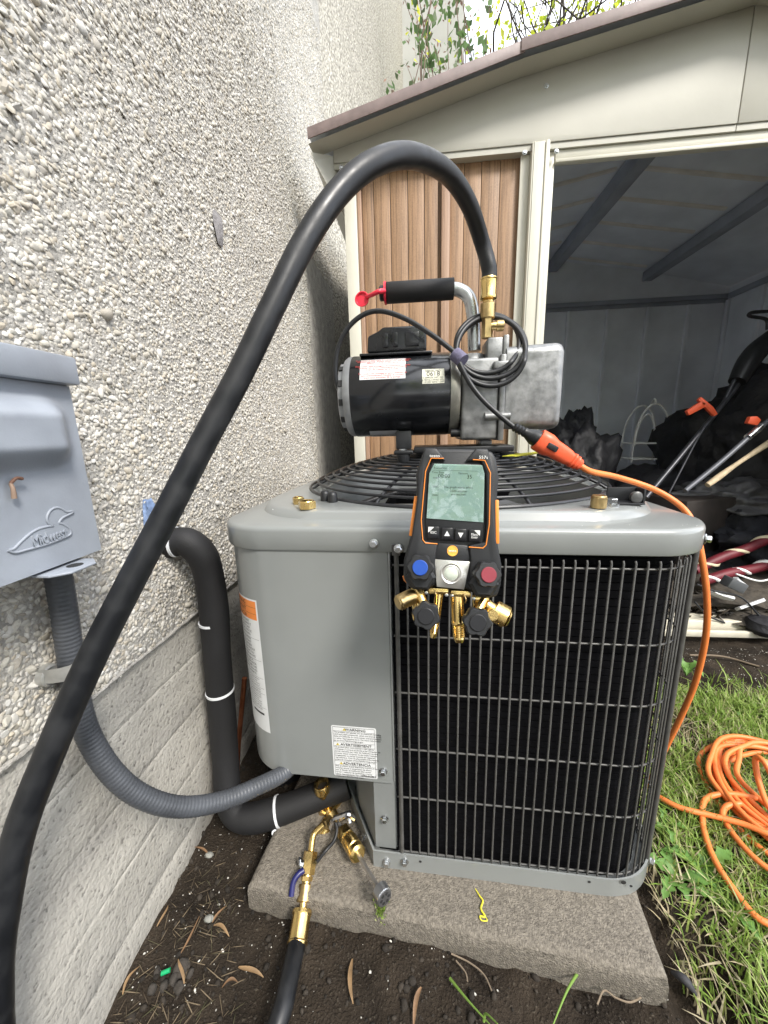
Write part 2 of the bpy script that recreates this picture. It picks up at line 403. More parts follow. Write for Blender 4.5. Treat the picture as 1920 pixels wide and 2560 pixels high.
# pebbles
sp = .0057
ny_, nz_ = int((2.12+.12)/sp), int((2.6-FZ+.02)/(sp*.87))
J, K = np.meshgrid(np.arange(ny_), np.arange(nz_)); J = J.ravel(); K = K.ravel()
Yp = -.12+(J+.5*(K % 2))*sp+rng.uniform(-.33, .33, J.size)*sp
Zp = FZ-.002+K*sp*.87+rng.uniform(-.33, .33, J.size)*sp
pts = np.stack([np.full(J.size, WX), Yp, Zp], 1); q = proj(pts)
ok = (q[:, 0] > -1100) & (q[:, 0] < 1000) & (q[:, 1] > -330) & (q[:, 1] < 2300) & (q[:, 2] > .05)
ok &= ~((Yp > 1.62) & (Zp < 1.55))                     # hidden in the gap beside the shed
pts = pts[ok]; q = q[ok]
mdisp = {'near': [], 'far': []}
dome1 = []; dome2 = []
for V, T in TEMP1: dome1.append((V, T[(V[T][:, :, 0].max(1) > -.15)]))
for V, T in TEMP2: dome2.append((V, T[(V[T][:, :, 0].max(1) > -.05)]))
vis = (q[:, 0] > 0) & (q[:, 0] < 900) & (q[:, 1] > 0)
blocked = (q[:, 0] < 235) & (q[:, 1] > 750) & (q[:, 1] < 1300)
order = np.argsort(q[:, 2]+10*(~vis)+10*blocked)
first = set(order[:300].tolist())
peb_cols = [(.62, .58, .49), (.68, .65, .57), (.75, .72, .65), (.55, .50, .41), (.72, .68, .58), (.79, .77, .71), (.62, .55, .43), (.48, .44, .37), (.73, .70, .64), (.68, .62, .50), (.80, .78, .73)]
peb_cols = [(q_[0]*.735, q_[1]*.74, q_[2]*.755) for q_ in peb_cols]
peb = ramp_island('pebble_stone', peb_cols, rough=.62, spec=.4, noise_amt=.22)
def basis(n):
    A = rng.uniform(0, 2*np.pi, n); c, s = np.cos(A), np.sin(A); R = np.zeros((n, 3, 3))
    R[:, 0, 0] = 1; R[:, 1, 1] = c; R[:, 1, 2] = -s; R[:, 2, 1] = s; R[:, 2, 2] = c
    a, b = rng.normal(0, .30, n), rng.normal(0, .30, n)
    T = np.zeros((n, 3, 3)); T[:, 0, 0] = 1; T[:, 1, 1] = 1; T[:, 2, 2] = 1
    T[:, 0, 1] = a; T[:, 0, 2] = b; T[:, 1, 0] = -a; T[:, 2, 0] = -b
    return T@R
nP = len(pts); B = basis(nP)
size = rng.lognormal(0, .27, nP)*.0034
elong = rng.uniform(1.0, 1.55, nP)
SCL = np.stack([size*rng.uniform(.36, .62, nP), size*elong, size/np.sqrt(elong)*1.02], 1)
pts[:, 0] += rng.uniform(-.0005, .0015, nP)
groups = {}
for i in range(nP):
    key = 'one' if i in first else ('near' if q[i, 2] < .62 and q[i, 0] > -60 else 'far'); groups.setdefault(key, []).append(i)
def pebbles(idx, temps, sm):
    idx = np.array(idx); pick = rng.integers(0, len(temps), len(idx)); VV = []; TT = []; off = 0
    for t in range(len(temps)):
        ii = idx[pick == t]
        if not len(ii): continue
        V, T = temps[t]; W = np.einsum('nij,nvj->nvi', B[ii], V[None]*SCL[ii][:, None, :])+pts[ii][:, None, :]
        VV.append(W.reshape(-1, 3)); TT.append((T[None]+(np.arange(len(ii))*len(V))[:, None, None]+off).reshape(-1, 3)); off += len(ii)*len(V)
    return np.concatenate(VV)-np.array(house.location), np.concatenate(TT)
for key, temps in (('near', dome2), ('far', dome1)):
    V, T = pebbles(groups[key], temps, True)
    o = np_mesh('pebble_dash', V, T, peb, house, False); o['kind'] = 'stuff'
shared = []
for V, T in dome2:
    me = bpy.data.meshes.new('pebble'); me.from_pydata([tuple(v) for v in V], [], [tuple(t) for t in T]); pass
    mm = [ramp_island('pebble_single_%d' % k, [peb_cols[k], peb_cols[k]], .62, 0, .4, .22) for k in [len(shared)]][0]
    me.materials.append(mm); shared.append(me)
for i in groups['one']:
    o = bpy.data.objects.new('pebble', shared[random.randrange(len(shared))]); COL.objects.link(o); o.parent = house
    Mx = Matrix([list(B[i][r]*SCL[i])+[float(pts[i][r]-house.location[r])] for r in range(3)]+[[0, 0, 0, 1]])
    o.matrix_local = Mx
# foundation: cast concrete with board marks
def found_mat():
    m = bpy.data.materials.new('foundation_concrete'); m.use_nodes = True; n = m.node_tree.nodes; l = m.node_tree.links; b = n['Principled BSDF']; b.inputs['Roughness'].default_value = .88
    t = n.new('ShaderNodeTexCoord'); mp = n.new('ShaderNodeMapping'); mp.inputs['Scale'].default_value = (1, .35, 1); l.new(t.outputs['Object'], mp.inputs[0])
    A = n.new('ShaderNodeTexNoise'); A.inputs['Scale'].default_value = 9; A.inputs['Detail'].default_value = 12; A.inputs['Roughness'].default_value = .68; l.new(mp.outputs[0], A.inputs['Vector'])
    r = n.new('ShaderNodeValToRGB'); e = r.color_ramp.elements; e[0].position = .30; e[0].color = (.25, .24, .22, 1); e[1].position = .72; e[1].color = (.50, .48, .43, 1); x = e.new(.5); x.color = (.41, .392, .35, 1); l.new(A.outputs['Fac'], r.inputs[0])
    P = n.new('ShaderNodeTexNoise'); P.inputs['Scale'].default_value = 150; P.inputs['Detail'].default_value = 6; l.new(t.outputs['Object'], P.inputs['Vector'])
    r2 = n.new('ShaderNodeValToRGB'); q = r2.color_ramp.elements; q[0].position = .30; q[0].color = (.45, .45, .45, 1); q[1].position = .42; q[1].color = (1, 1, 1, 1); l.new(P.outputs['Fac'], r2.inputs[0])
    mx = n.new('ShaderNodeMixRGB'); mx.blend_type = 'MULTIPLY'; mx.inputs[0].default_value = 1; l.new(r.outputs[0], mx.inputs[1]); l.new(r2.outputs[0], mx.inputs[2]); l.new(mx.outputs[0], b.inputs['Base Color'])
    bp = n.new('ShaderNodeBump'); bp.inputs['Strength'].default_value = .55; bp.inputs['Distance'].default_value = .006; l.new(P.outputs['Fac'], bp.inputs['Height']); l.new(bp.outputs[0], b.inputs['Normal']); return m
fm = found_mat()
mb = MB(); zz = [-.25]; yv = [-3]+list(np.arange(-.1, 1.3, .008))+list(np.arange(1.3, 2.2, .03))+[3, 6.6]
bounds = [-.25, .06, .165, .275, .385, FZ+.0]
prof = []
for i in range(len(bounds)-1):
    off = [.001, .0014, .0008, .0016, .0010, .0013][i]
    a, b = bounds[i], bounds[i+1]
    prof += [(a+.0006, off-.0008), (a+.0018, off)]+[(a+(b-a)*t, off) for t in (.12, .22, .32, .42, .52, .62, .72, .82, .92)]+[(b-.0016, off), (b-.0005, off-.0008)]
vs = []; 
for y in yv:
    for z, o in prof:
        vs.append((WX-.006+(.0012+(o-.0012)*max(0, min(1, .6+1.6*noise.noise(Vector((y*3.1, z*7, 11)))))) +.0040*noise.noise(Vector((y*6, z*9, 1)))+.0014*noise.noise(Vector((y*20, z*24, 4))), y, z+.010*noise.noise(Vector((y*2.7, z*3, 7)))))
npz = len(prof)
fs = [(j*npz+i, j*npz+i+1, (j+1)*npz+i+1, (j+1)*npz+i) for j in range(len(yv)-1) for i in range(npz-1)]
mb.add(vs, fs); part(mb, 'foundation', fm, house, smooth=60)['label'] = 'board-marked bare concrete foundation'
# rough mortar drip along the lower edge of the dash
mb = MB(); pth = [(WX+.001, y, FZ-.004+.006*noise.noise(Vector((y*12, 0, 0)))) for y in np.arange(-.1, 1.9, .03)]
mb.tube(pth, lambda s: .003+.0035*abs(noise.noise(Vector((s*90, 2, 2)))), 8, sub=3); part(mb, 'drip_edge', mort, house, smooth=60)
# grey stain where dash was knocked off
mb = MB(); c = PX(467, 495, WX)
ring = [(c.x+.006, c.y+.020*math.cos(a)*(1+.25*math.sin(3*a)), c.z+.042*math.sin(a)*(1+.2*math.cos(2*a))) for a in np.linspace(0, 6.28, 18)[:-1]]
mb.loft([ring, [(p[0]+.004, c.y+(p[1]-c.y)*.6, c.z+(p[2]-c.z)*.6) for p in ring]]); part(mb, 'mortar_patch', M('patch', (.22, .21, .21), .9, var=.2, bump=.5), house, smooth=60)
# wing wall of the house across the back
mb = MB(); mb.bb((-.9, 6.6, -.1), (.66, 7.4, 7.6))
part(mb, 'wing_wall', M('wing_render', (.38, .38, .35), .85, var=.08, scale=3, bump=.1, bscale=60), house, smooth=0)['label'] = 'smooth grey-beige rendered wing at the back'

# ------------------------------------------------------------------ garden shed
shed = thing('garden_shed', 'open beige metal garden shed with brown panel wall and brown roof edge', 'shed', (1.0, 1.5, 0))
SY = 1.5; SB = 3.2; SL = -.27; SR = 2.27; EZ = 1.74
def roof_z(x):
    d = abs(x-1.0); 
    return 2.045-.165*d if d < .68 else 2.045-.165*.68-.235*(d-.68)
def SP(mb, name, mat, bevel=.0, parent=None, **k): return part(mb, name, mat, shed, parent, bevel=bevel, **k)
# gable, two folded sheets with a seam
for side in (0, 1):
    xs_ = [SL-.02, .32, 1.0-.0015] if side == 0 else [1.0+.0015, 1.68, SR+.02]
    poly = [(xs_[0], EZ-.002), (xs_[-1], EZ-.002)]+[(x, roof_z(x)-.012) for x in reversed(xs_)]
    mb = MB(); mb.prism(poly, .012, o=(0, SY-.014, 0)); SP(mb, 'gable_panel', beige, .0015)
    mb = MB(); mb.bb((xs_[0], SY-.010, EZ-.02), (xs_[-1], SY+.03, EZ-.0035)); SP(mb, 'gable_fold', beige)
# screws
for (u, v) in ((1178, 128), (1180, 186), (1133, 330), (1202, 327), (736, 362), (748, 367)):
    p = PY(u, v, SY-.015); mb = MB(); bolt(mb, p, (0, -1, 0), .0055, .004); SP(mb, 'screw', zinc)
# roof sheets, fascia, soffit
RX = [(-.355, .32), (.32, 1.0), (1.0, 1.68), (1.68, 2.36)]
for (a, b) in RX:
    za, zb = roof_z(a), roof_z(b); mb = MB()
    mb.add([(a, 1.405, za), (b, 1.405, zb), (b, SB+.05, zb), (a, SB+.05, za), (a, 1.405, za+.006), (b, 1.405, zb+.006), (b, SB+.05, zb+.006), (a, SB+.05, za+.006)],
           [(0, 1, 2, 3), (7, 6, 5, 4), (0, 4, 5, 1), (1, 5, 6, 2), (2, 6, 7, 3), (3, 7, 4, 0)]); SP(mb, 'roof_sheet', inner, smooth=0)
    mb = MB(); e = .012 if (a, b) in (RX[1], RX[2]) else 0
    mb.prism([(a-e, za-.018), (b+e*.2, zb-.018), (b+e*.2, zb+.013), (a-e, za+.013)], .004, o=(0, 1.396-e*.35, 0))
    mb.prism([(a-e, za+.0115), (b+e*.2, zb+.0115), (b+e*.2, zb+.0145), (a-e, za+.0145)], .07, o=(0, 1.4005-e*.35, 0))
    SP(mb, 'roof_trim', fascia, .0008)
    mb = MB()   # folded soffit under the overhang
    mb.add([(a, 1.402, za-.028), (b, 1.402, zb-.028), (b, SY-.015, zb-.016), (a, SY-.015, za-.016)], [(0, 1, 2, 3)]); SP(mb, 'soffit', beige, smooth=0)
# boxed eave end at the left corner
mb = MB(); mb.add([(-.352, 1.41, 1.728), (-.29, SY-.01, 1.76), (-.262, SY-.01, 1.60), (-.27, SY+.03, 1.60), (-.345, 1.43, 1.715), (-.352, 2.6, 1.728), (-.27, 2.6, 1.60), (-.29, 2.6, 1.76)],
                  [(0, 1, 2, 3, 4), (4, 3, 6, 5), (0, 4, 5), (1, 0, 5, 7)]); SP(mb, 'eave_end', beige, smooth=0)
# corner post
mb = MB(); mb.bb((-.262, SY-.006, -.04), (-.218, SY+.012, EZ-.022)); mb.bb((-.262, SY+.0125, -.04), (-.256, SY+.05, EZ-.022)); SP(mb, 'corner_post', beige2, .002)
# brown panel of boards
xu = [770.6, 788.6, 812.8, 847, 883, 917, 945.7, 951.8, 970, 998.7, 1033.4, 1071, 1121.5]
bx_ = [PY(u, 640, SY+.02).x for u in xu]; bx_[0] = -.2175; bx_[-1] = .352
def wood_mat(name, c1, c2):
    m = bpy.data.materials.new(name); m.use_nodes = True; n = m.node_tree.nodes; l = m.node_tree.links; b = n['Principled BSDF']
    b.inputs['Roughness'].default_value = .55; t = n.new('ShaderNodeTexCoord'); mp = n.new('ShaderNodeMapping'); mp.inputs['Scale'].default_value = (1, 1, .03)
    l.new(t.outputs['Object'], mp.inputs[0]); ns = n.new('ShaderNodeTexNoise'); ns.inputs['Scale'].default_value = 190; ns.inputs['Detail'].default_value = 5
    l.new(mp.outputs[0], ns.inputs['Vector']); n2 = n.new('ShaderNodeTexNoise'); n2.inputs['Scale'].default_value = 300; l.new(t.outputs['Object'], n2.inputs['Vector'])
    n3 = n.new('ShaderNodeTexNoise'); n3.inputs['Scale'].default_value = 3; l.new(t.outputs['Object'], n3.inputs['Vector'])
    ad = n.new('ShaderNodeMath'); ad.operation = 'MULTIPLY_ADD'; ad.inputs[1].default_value = .35; l.new(n2.outputs['Fac'], ad.inputs[0]); l.new(ns.outputs['Fac'], ad.inputs[2])
    a2 = n.new('ShaderNodeMath'); a2.operation = 'MULTIPLY_ADD'; a2.inputs[1].default_value = .4; l.new(n3.outputs['Fac'], a2.inputs[0]); l.new(ad.outputs[0], a2.inputs[2])
    r = n.new('ShaderNodeValToRGB'); e = r.color_ramp.elements; e[0].position = .62; e[1].position = 1.05; e[0].color = (*c1, 1); e[1].color = (*c2, 1)
    l.new(a2.outputs[0], r.inputs[0]); l.new(r.outputs[0], b.inputs['Base Color']); return m
wood = wood_mat('wood_grain', (.16, .092, .048), (.34, .205, .112)); woodp = wood_mat('wood_grain_rib', (.24, .145, .092), (.38, .245, .165))
for i in range(len(bx_)-1):
    a, b = bx_[i], bx_[i+1]; mb = MB()
    if i == 0 or i == 7: mb.bb((a+.0004, SY+.003, -.03), (b-.0004, SY+.03, EZ-.004)); SP(mb, 'board_rib', woodp, .003)
    elif i == 6: mb.bb((a, SY+.034, -.03), (b, SY+.04, EZ-.004)); SP(mb, 'board', wood)
    else: mb.bb((a+.0009, SY+.018+.001*(i % 2), -.03), (b-.0009, SY+.03, EZ-.004)); SP(mb, 'board', wood, .0012)
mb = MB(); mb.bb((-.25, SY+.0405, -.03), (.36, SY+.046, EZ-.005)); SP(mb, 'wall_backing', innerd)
# door post: two flanges and a raised channel
dx = [.346, .376, .432, .456]
mb = MB(); mb.bb((dx[0], SY+.004, -.03), (dx[1], SY+.012, EZ-.0215)); SP(mb, 'post_flange', beige2, .0012)
mb = MB(); mb.bb((dx[1]+.0003, SY-.022, -.03), (dx[2], SY+.012, EZ-.0025)); mb.bb((dx[1]+.006, SY-.0245, -.03), (dx[1]+.0085, SY-.0222, EZ-.0025)); mb.bb((dx[2]-.014, SY-.0265, -.03), (dx[2]-.004, SY-.0222, EZ-.0025)); SP(mb, 'door_post', beige2, .0012)
mb = MB(); mb.bb((dx[2]+.0003, SY+.001, -.03), (dx[3], SY+.020, EZ-.0215)); SP(mb, 'post_flange', beige2, .0012)
# header track above the opening
mb = MB(); mb.bb((dx[3]+.0005, SY-.003, EZ-.048), (1.6, SY+.03, EZ-.0210)); mb.bb((dx[3]+.0005, SY-.009, EZ-.058), (1.6, SY+.004, EZ-.0485)); SP(mb, 'door_header', beige2, .001)
mb = MB(); mb.bb((1.6, SY, -.03), (SR, SY+.03, EZ-.022)); SP(mb, 'front_wall', wood, .001)
# side and back walls with ribs
mb = MB(); mb.bb((SL, SY+.05, -.04), (SL+.008, SB, EZ)); SP(mb, 'side_wall', inner, smooth=0)
mb = MB(); mb.bb((SR-.008, SY+.035, -.04), (SR, SB, roof_z(SR)-.006)); SP(mb, 'side_wall', inner, smooth=0)
mb = MB(); mb.prism([(SL, -.04), (SR, -.04), (SR, roof_z(SR)-.004), (1.68, roof_z(1.68)), (1.0, roof_z(1.0)-.001), (.32, roof_z(.32)), (SL, roof_z(SL)-.004)], .008, o=(0, SB, 0)); SP(mb, 'back_wall', inner, smooth=0)
mb = MB(); mb.bb((SL+.01, SB-.03, EZ-.03), (SR-.01, SB-.002, EZ)); mb.bb((SL+.01, SB-.012, EZ-.055), (SR-.01, SB-.002, EZ-.031)); SP(mb, 'wall_rail', innerd, .002)
mb = MB(); mb.bb((SR-.035, SY+.05, EZ-.035), (SR-.009, SB-.032, EZ-.001)); SP(mb, 'wall_rail', innerd, .002)
for x in np.arange(.0, 2.2, .285):
    mb = MB(); mb.bb((x-.012, SB-.022, -.03), (x+.012, SB-.001, EZ-.057)); SP(mb, 'wall_rib', inner, .004)
for y in np.arange(1.75, 3.2, .285):
    mb = MB(); mb.bb((SR-.028, y-.012, -.03), (SR-.0085, y+.016, EZ-.04)); SP(mb, 'wall_rib', inner, .003)
# purlins along the roof, ribs across it
for x, dz in ((.32, .06), (1.0, .07), (1.68, .06)):
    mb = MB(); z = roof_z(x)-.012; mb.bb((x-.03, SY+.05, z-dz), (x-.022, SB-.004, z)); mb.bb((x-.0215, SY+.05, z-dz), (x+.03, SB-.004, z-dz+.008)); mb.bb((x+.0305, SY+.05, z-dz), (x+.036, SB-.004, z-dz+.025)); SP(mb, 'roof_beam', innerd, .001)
ribm = M('roof_rib', (.82, .80, .76), .5, var=.1)
for y in np.arange(1.72, 3.15, .235):
    for (a, b) in RX[:3]:
        a2, b2 = a+.06, b-.045; mb = MB(); h = .010
        mb.add([(a2, y-.014, roof_z(a2)-.001), (b2, y-.014, roof_z(b2)-.001), (b2, y+.014, roof_z(b2)-.001), (a2, y+.014, roof_z(a2)-.001),
                (a2, y-.008, roof_z(a2)-h), (b2, y-.008, roof_z(b2)-h), (b2, y+.008, roof_z(b2)-h), (a2, y+.008, roof_z(a2)-h)],
               [(4, 5, 6, 7), (0, 1, 5, 4), (1, 2, 6, 5), (2, 3, 7, 6), (3, 0, 4, 7)]); SP(mb, 'roof_rib', ribm, smooth=0)
# floor: ribbed pale sheet and sill tracks
floor_m = M('shed_floor', (.33, .30, .24), .7, col2=(.55, .52, .44), scale=9, bump=.2)
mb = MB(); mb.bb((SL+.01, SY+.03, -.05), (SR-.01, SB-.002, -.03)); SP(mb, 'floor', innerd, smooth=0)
sillm = M('sill_white', (.62, .58, .47), .5, var=.12, scale=14)
for (y0, y1, z0, z1) in ((1.452, 1.468, -.02, .006), (1.492, 1.520, -.02, .030), (1.535, 1.560, -.02, .032)):
    mb = MB(); mb.bb((.45, y0, z0), (1.62, y1, z1)); SP(mb, 'sill_track', sillm, .004)
for y in np.arange(1.60, 2.3, .085):
    mb = MB(); mb.bb((.2, y, -.0295), (2.2, y+.06, .012)); SP(mb, 'floor_rib', floor_m, .008)
# ------------------------------------------------------------------ things stored in the shed
def blobby(c, r, seed, amp=.35, sub=5, fq=3., squash=None):
    bm = bmesh.new(); bmesh.ops.create_icosphere(bm, subdivisions=sub, radius=1); mb = MB(); c = Vector(c)
    for v in bm.verts:
        d = v.co.normalized(); k = 1+.05*abs(noise.noise(d*fq*5+Vector((seed, 3, 0))))+amp*noise.noise(d*fq+Vector((seed, 0, 0)))+amp*.5*abs(noise.noise(d*fq*2.7+Vector((0, seed, 0))))+.05*noise.noise(d*fq*8)+.03*noise.noise(d*fq*17)
        v.co = Vector((d.x*r[0], d.y*r[1], d.z*r[2]))*k
        if v.co.z+c.z < .0: v.co.z = -c.z
    mb.v = [c+v.co for v in bm.verts]; mb.f = [[v.index for v in f.verts] for f in bm.faces]; bm.free(); return mb
tarp = M('black_plastic_sheet', (.016, .016, .019), .6, var=.4, scale=8, bump=.9, bscale=22)
dust = M('dusty_tarp', (.10, .10, .105), .45, var=.4, scale=9, bump=.8, bscale=18)
leaflit = M('litter_dark', (.05, .042, .032), .9, var=.5, scale=30, bump=.8, bscale=40)
def top1(mb, name, mat, label, cat, group=None, **k):
    o = mb.build(name, mat, **k); tag(o, label, cat, group); return o
top1(blobby((.92, 2.35, .42), (.22, .25, .44), 1, .34, fq=2.2), 'rubbish_bag', tarp, 'black plastic bag slumped against the back of the shed, just right of the pump', 'bag', smooth=180)
top1(blobby((1.35, 2.35, .25), (.45, .3, .28), 2, .35), 'rubbish_bag', tarp, 'low black plastic bag on the shed floor below the white wire cage', 'bag', smooth=180)
top1(blobby((1.98, 2.35, .52), (.52, .38, .58), 3, .3, fq=1.7), 'tarpaulin_heap', tarp, 'big dark tarpaulin heap filling the right of the shed behind the poles', 'tarpaulin', smooth=180)
top1(blobby((1.62, 2.05, .42), (.30, .16, .10), 5, .5), 'plastic_sheet', dust, 'crumpled dusty grey plastic sheet lying on the dark heap in the shed', 'sheet', smooth=180)
top1(blobby((1.75, 1.95, .16), (.42, .22, .22), 8, .45), 'cloth_heap', M('dark_cloth', (.012, .013, .018), .8, var=.4, scale=14, bump=.5), 'dark heap of cloth on the shed floor behind the litter', 'cloth', smooth=60)
# dark crate behind the unit's corner
mb = MB(); a = PY(1465, 1175, 1.95); mb.box((a.x+.02, 2.0, .30), (.34, .3, .34), Matrix.Rotation(rad(20), 3, 'Z'))
top1(mb, 'storage_crate', M('crate_brown', (.035, .028, .025), .6, var=.3, scale=14), 'dark brown crate on the shed floor behind the unit', 'crate', bevel=.01)
# poles and handles
def pole(name, label, pts, r, mat, Yv, cat='tool'):
    t = thing(name, label, cat, PY(*pts[0], Yv[0])); mb = MB(); P = [PY(u, v, y) for (u, v), y in zip(pts, Yv)]
    mb.tube(P, r, 12, sub=6); part(mb, 'shaft', mat, t, smooth=60); return t, P
steel = M('dark_steel', (.05, .052, .06), .4, .4, var=.2, scale=30)
t, P = pole('mower_handle', 'black tubular mower handle with thick grip and orange levers leaning in the shed', [(1395, 1075), (1470, 985), (1580, 850), (1600, 815)], .011, steel, [1.75, 1.85, 2.0, 2.02])
mb = MB(); mb.tube([PY(1592, 825, 2.01), PY(1625, 770, 2.05), PY(1670, 725, 2.1)], lambda s: .035+.012*math.sin(3.1*s), 14); part(mb, 'grip', black, t, smooth=60)
mb = MB(); mb.tube([PY(1560, 875, 1.985), PY(1590, 815, 2.01), PY(1600, 800, 2.02)], .008, 10); part(mb, 'cable', steel, t, smooth=60)
mb = MB(); mb.tube([PY(1658, 712, 2.1), PY(1655, 690, 2.1), PY(1620, 683, 2.1), PY(1625, 675, 2.1), PY(1670, 672, 2.1)], .008, 8, sub=5); part(mb, 'hook', steel, t, smooth=60)
mb = MB(); mb.prism([(-.04, -.012), (.03, -.016), (.045, 0), (.03, .016), (-.04, .012)], .02, Matrix.Rotation(rad(-32), 3, 'Y'), PY(1505, 882, 1.90)); part(mb, 'lever', orange2, t, bevel=.003)
mb = MB(); mb.prism([(-.055, -.009), (.055, -.012), (.06, .006), (.02, .014), (-.055, .010)], .018, Matrix.Rotation(rad(42), 3, 'Y'), PY(1530, 878, 1.90)); part(mb, 'lever', orange2, t, bevel=.003)
t, P = pole('trimmer_pole', 'grey metal pole with orange clip at its upper end in the shed', [(1480, 1060), (1560, 995), (1640, 925), (1700, 880)], .010, M('grey_tube', (.10, .105, .12), .5, .3), [1.62, 1.68, 1.74, 1.78])
mb = MB(); mb.prism([(-.022, -.016), (.02, -.018), (.026, .006), (.006, .018), (-.02, .012)], .02, Matrix.Rotation(rad(10), 3, 'Y'), PY(1630, 908, 1.73)); part(mb, 'clip', orange2, t, bevel=.003)
mb = MB(); mb.cyl(PY(1615, 945, 1.72), PY(1645, 920, 1.745), .014); part(mb, 'collar', zinc, t)
mb = MB(); mb.tube([PY(1528, 1048, 1.66), PY(1595, 1000, 1.70), PY(1690, 938, 1.76)], lambda s: .011+.002*math.sin(9*s), 10)
top1(mb, 'wooden_stake', M('bare_wood', (.50, .40, .26), .7, var=.25, scale=30, bump=.3), 'pale bare wooden stake leaning across the shed clutter', 'stake', smooth=60)
mb = MB(); mb.tube([PY(1440, 1075, 1.8), PY(1500, 960, 1.88), PY(1520, 925, 1.9)], .005, 8)
top1(mb, 'thin_rod', steel, 'thin dark rod slanting just right of the mower handle shaft', 'rod', smooth=60)
# white wire cage standing at the back
c = PY(1388, 990, 2.6); cage = thing('wire_cage', 'white wire plant cage with domed top at the back of the shed', 'cage', c)
wwire = M('white_wire', (.80, .80, .78), .5, var=.1)
wd = .105; hh = .34
for yo in (-.07, .07):
    mb = MB(); mb.tube([c+Vector((wd*math.cos(a), yo, .10+(hh-.10)*math.sin(a))) if 0 <= a <= math.pi else c for a in np.linspace(0, math.pi, 12)], .006, 6, sub=3); part(mb, 'hoop', wwire, cage, smooth=60)
    for sx in (-1, 1):
        mb = MB(); mb.cyl(c+Vector((sx*wd, yo, -.02)), c+Vector((sx*wd, yo, .10)), .006, n=6); part(mb, 'wire', wwire, cage)
for z in (.0, .1):
    mb = MB(); mb.tube([c+Vector((wd*sx, sy*.07, z)) for sx, sy in ((-1, -1), (1, -1), (1, 1), (-1, 1), (-1, -1))], .0055, 6, sub=1); part(mb, 'band', wwire, cage, smooth=60)
mb = MB(); mb.tube([c+Vector((.06*math.cos(a), 0, .08+.2*math.sin(a))) for a in np.linspace(0, math.pi, 10)], .006, 6, sub=3); part(mb, 'hoop', wwire, cage, smooth=60)
mb = MB(); mb.tube([c+Vector((0, -.07, hh)), c+Vector((0, -.05, hh+.03)), c+Vector((0, 0, hh-.03))], .007, 6, sub=3); part(mb, 'wire', wwire, cage, smooth=60)
# striped decorations on the floor
for k, (a, b, lab) in enumerate((((1500, 1232), (1690, 1150), 'upper dark red garland pole with cream stripe lying at the shed door'), ((1520, 1255), (1700, 1208), 'lower dark red garland pole with white stripe lying at the shed door'))):
    A, Bp = PY(*a, 1.66-.05*k), PY(*b, 1.74-.05*k); t = thing('striped_pole', lab, 'decoration', A, group='striped poles at the shed door')
    mb = MB(); mb.tube([A, A.lerp(Bp, .3)+Vector((0, 0, .006)), A.lerp(Bp, .6)-Vector((0, 0, .004)), Bp], lambda s: .020+.003*noise.noise(Vector((s*60, k, 0))), 12, sub=20); part(mb, 'pole', M('dark_red', (.13, .010, .018), .55, var=.2, scale=20), t)
    R = frame(Bp-A); d = Bp-A; st = []
    for i in range(61):
        s = i/60; an = s*18+k; st.append(A+d*s+R@Vector((.0165*math.cos(an), .0165*math.sin(an), 0)))
    mb = MB(); mb.tube(st, .008, 6, raw=True); part(mb, 'stripe', M('stripe_cream', (.62, .55, .38), .6) if k == 0 else white, t, smooth=60)
# litter of leaves, wire and plastic on the floor by the door: one mass
it = []
for i in range(4200):
    x = random.uniform(.85, 1.75); y = random.triangular(1.5, 1.95, 1.62); h = .05+.16*max(0, (x-.95))*min(1, (y-1.5)/.12)
    s = random.uniform(.003, .013); it.append(((x, y, random.uniform(.0, max(.02, min(.22, h)))), (s*2.2, s*.7, s*.25), rrot()))
tag(scatter('floor_litter', it, ramp_island('litter_mix', [(.03, .025, .02), (.05, .045, .035), (.02, .02, .02), (.16, .13, .09), (.30, .28, .25), (.04, .035, .03), (.02, .018, .015), (.07, .055, .04)], .8), TEMP1), 'dark litter of dead leaves and scraps inside the shed door', 'litter', kind='stuff')
mb = blobby((1.45, 1.75, .04), (.55, .2, .10), 12, .4); tag(mb.build('litter_mound', leaflit, smooth=60), 'low mound of dark litter on the shed floor', 'litter', kind='stuff')
# pale odds and ends on top of the litter
for (u, v, w_, l_, an, lab) in ((1560, 1290, .05, .10, 20, 'white plastic scrap with a ragged edge among the litter'), (1625, 1308, .05, .11, -25, 'white plastic plug half lying on a wire in the litter'), (1655, 1350, .05, .12, -20, 'white plastic tube end lowest in the litter at the door'), (1600, 1262, .025, .07, 40, 'cream plastic chip beside the grey adapter'),):
    p = PY(u, v, 1.50); mb = MB(); mb.prism([(-l_/2, -w_*.3), (l_*.2, -w_*.45), (l_/2, -w_*.1), (l_*.35, w_*.4), (-l_*.1, w_*.25), (-l_*.45, w_*.35)], .012, Matrix.Rotation(rad(an), 3, 'Y')@Matrix.Rotation(rad(55), 3, 'X'), p)
    top1(mb, 'plastic_scrap', whitep, lab, 'scrap', 'pale scraps in the shed litter', bevel=.003)
mb = MB(); p = PY(1585, 1262, 1.5); mb.box(p, (.07, .045, .04), Matrix.Rotation(rad(25), 3, 'Y')); top1(mb, 'power_adapter', M('adapter_grey', (.09, .095, .10), .5), 'small dark grey power adapter lying on the litter', 'adapter', bevel=.004)
for k, pts in enumerate(([(1505, 1262), (1540, 1275), (1600, 1290), (1640, 1330)], [(1500, 1300), (1530, 1330), (1565, 1345)], [(1590, 1240), (1640, 1255), (1680, 1245)])):
    mb = MB(); mb.tube([PY(u, v, 1.49) for u, v in pts], .0035, 8, sub=8)
    top1(mb, 'loose_wire', white if k == 2 else black, ['long black wire curving over the litter', 'short black wire near the orange cord in the shed doorway', 'white wire looped beside the red striped poles'][k], 'wire', smooth=60)
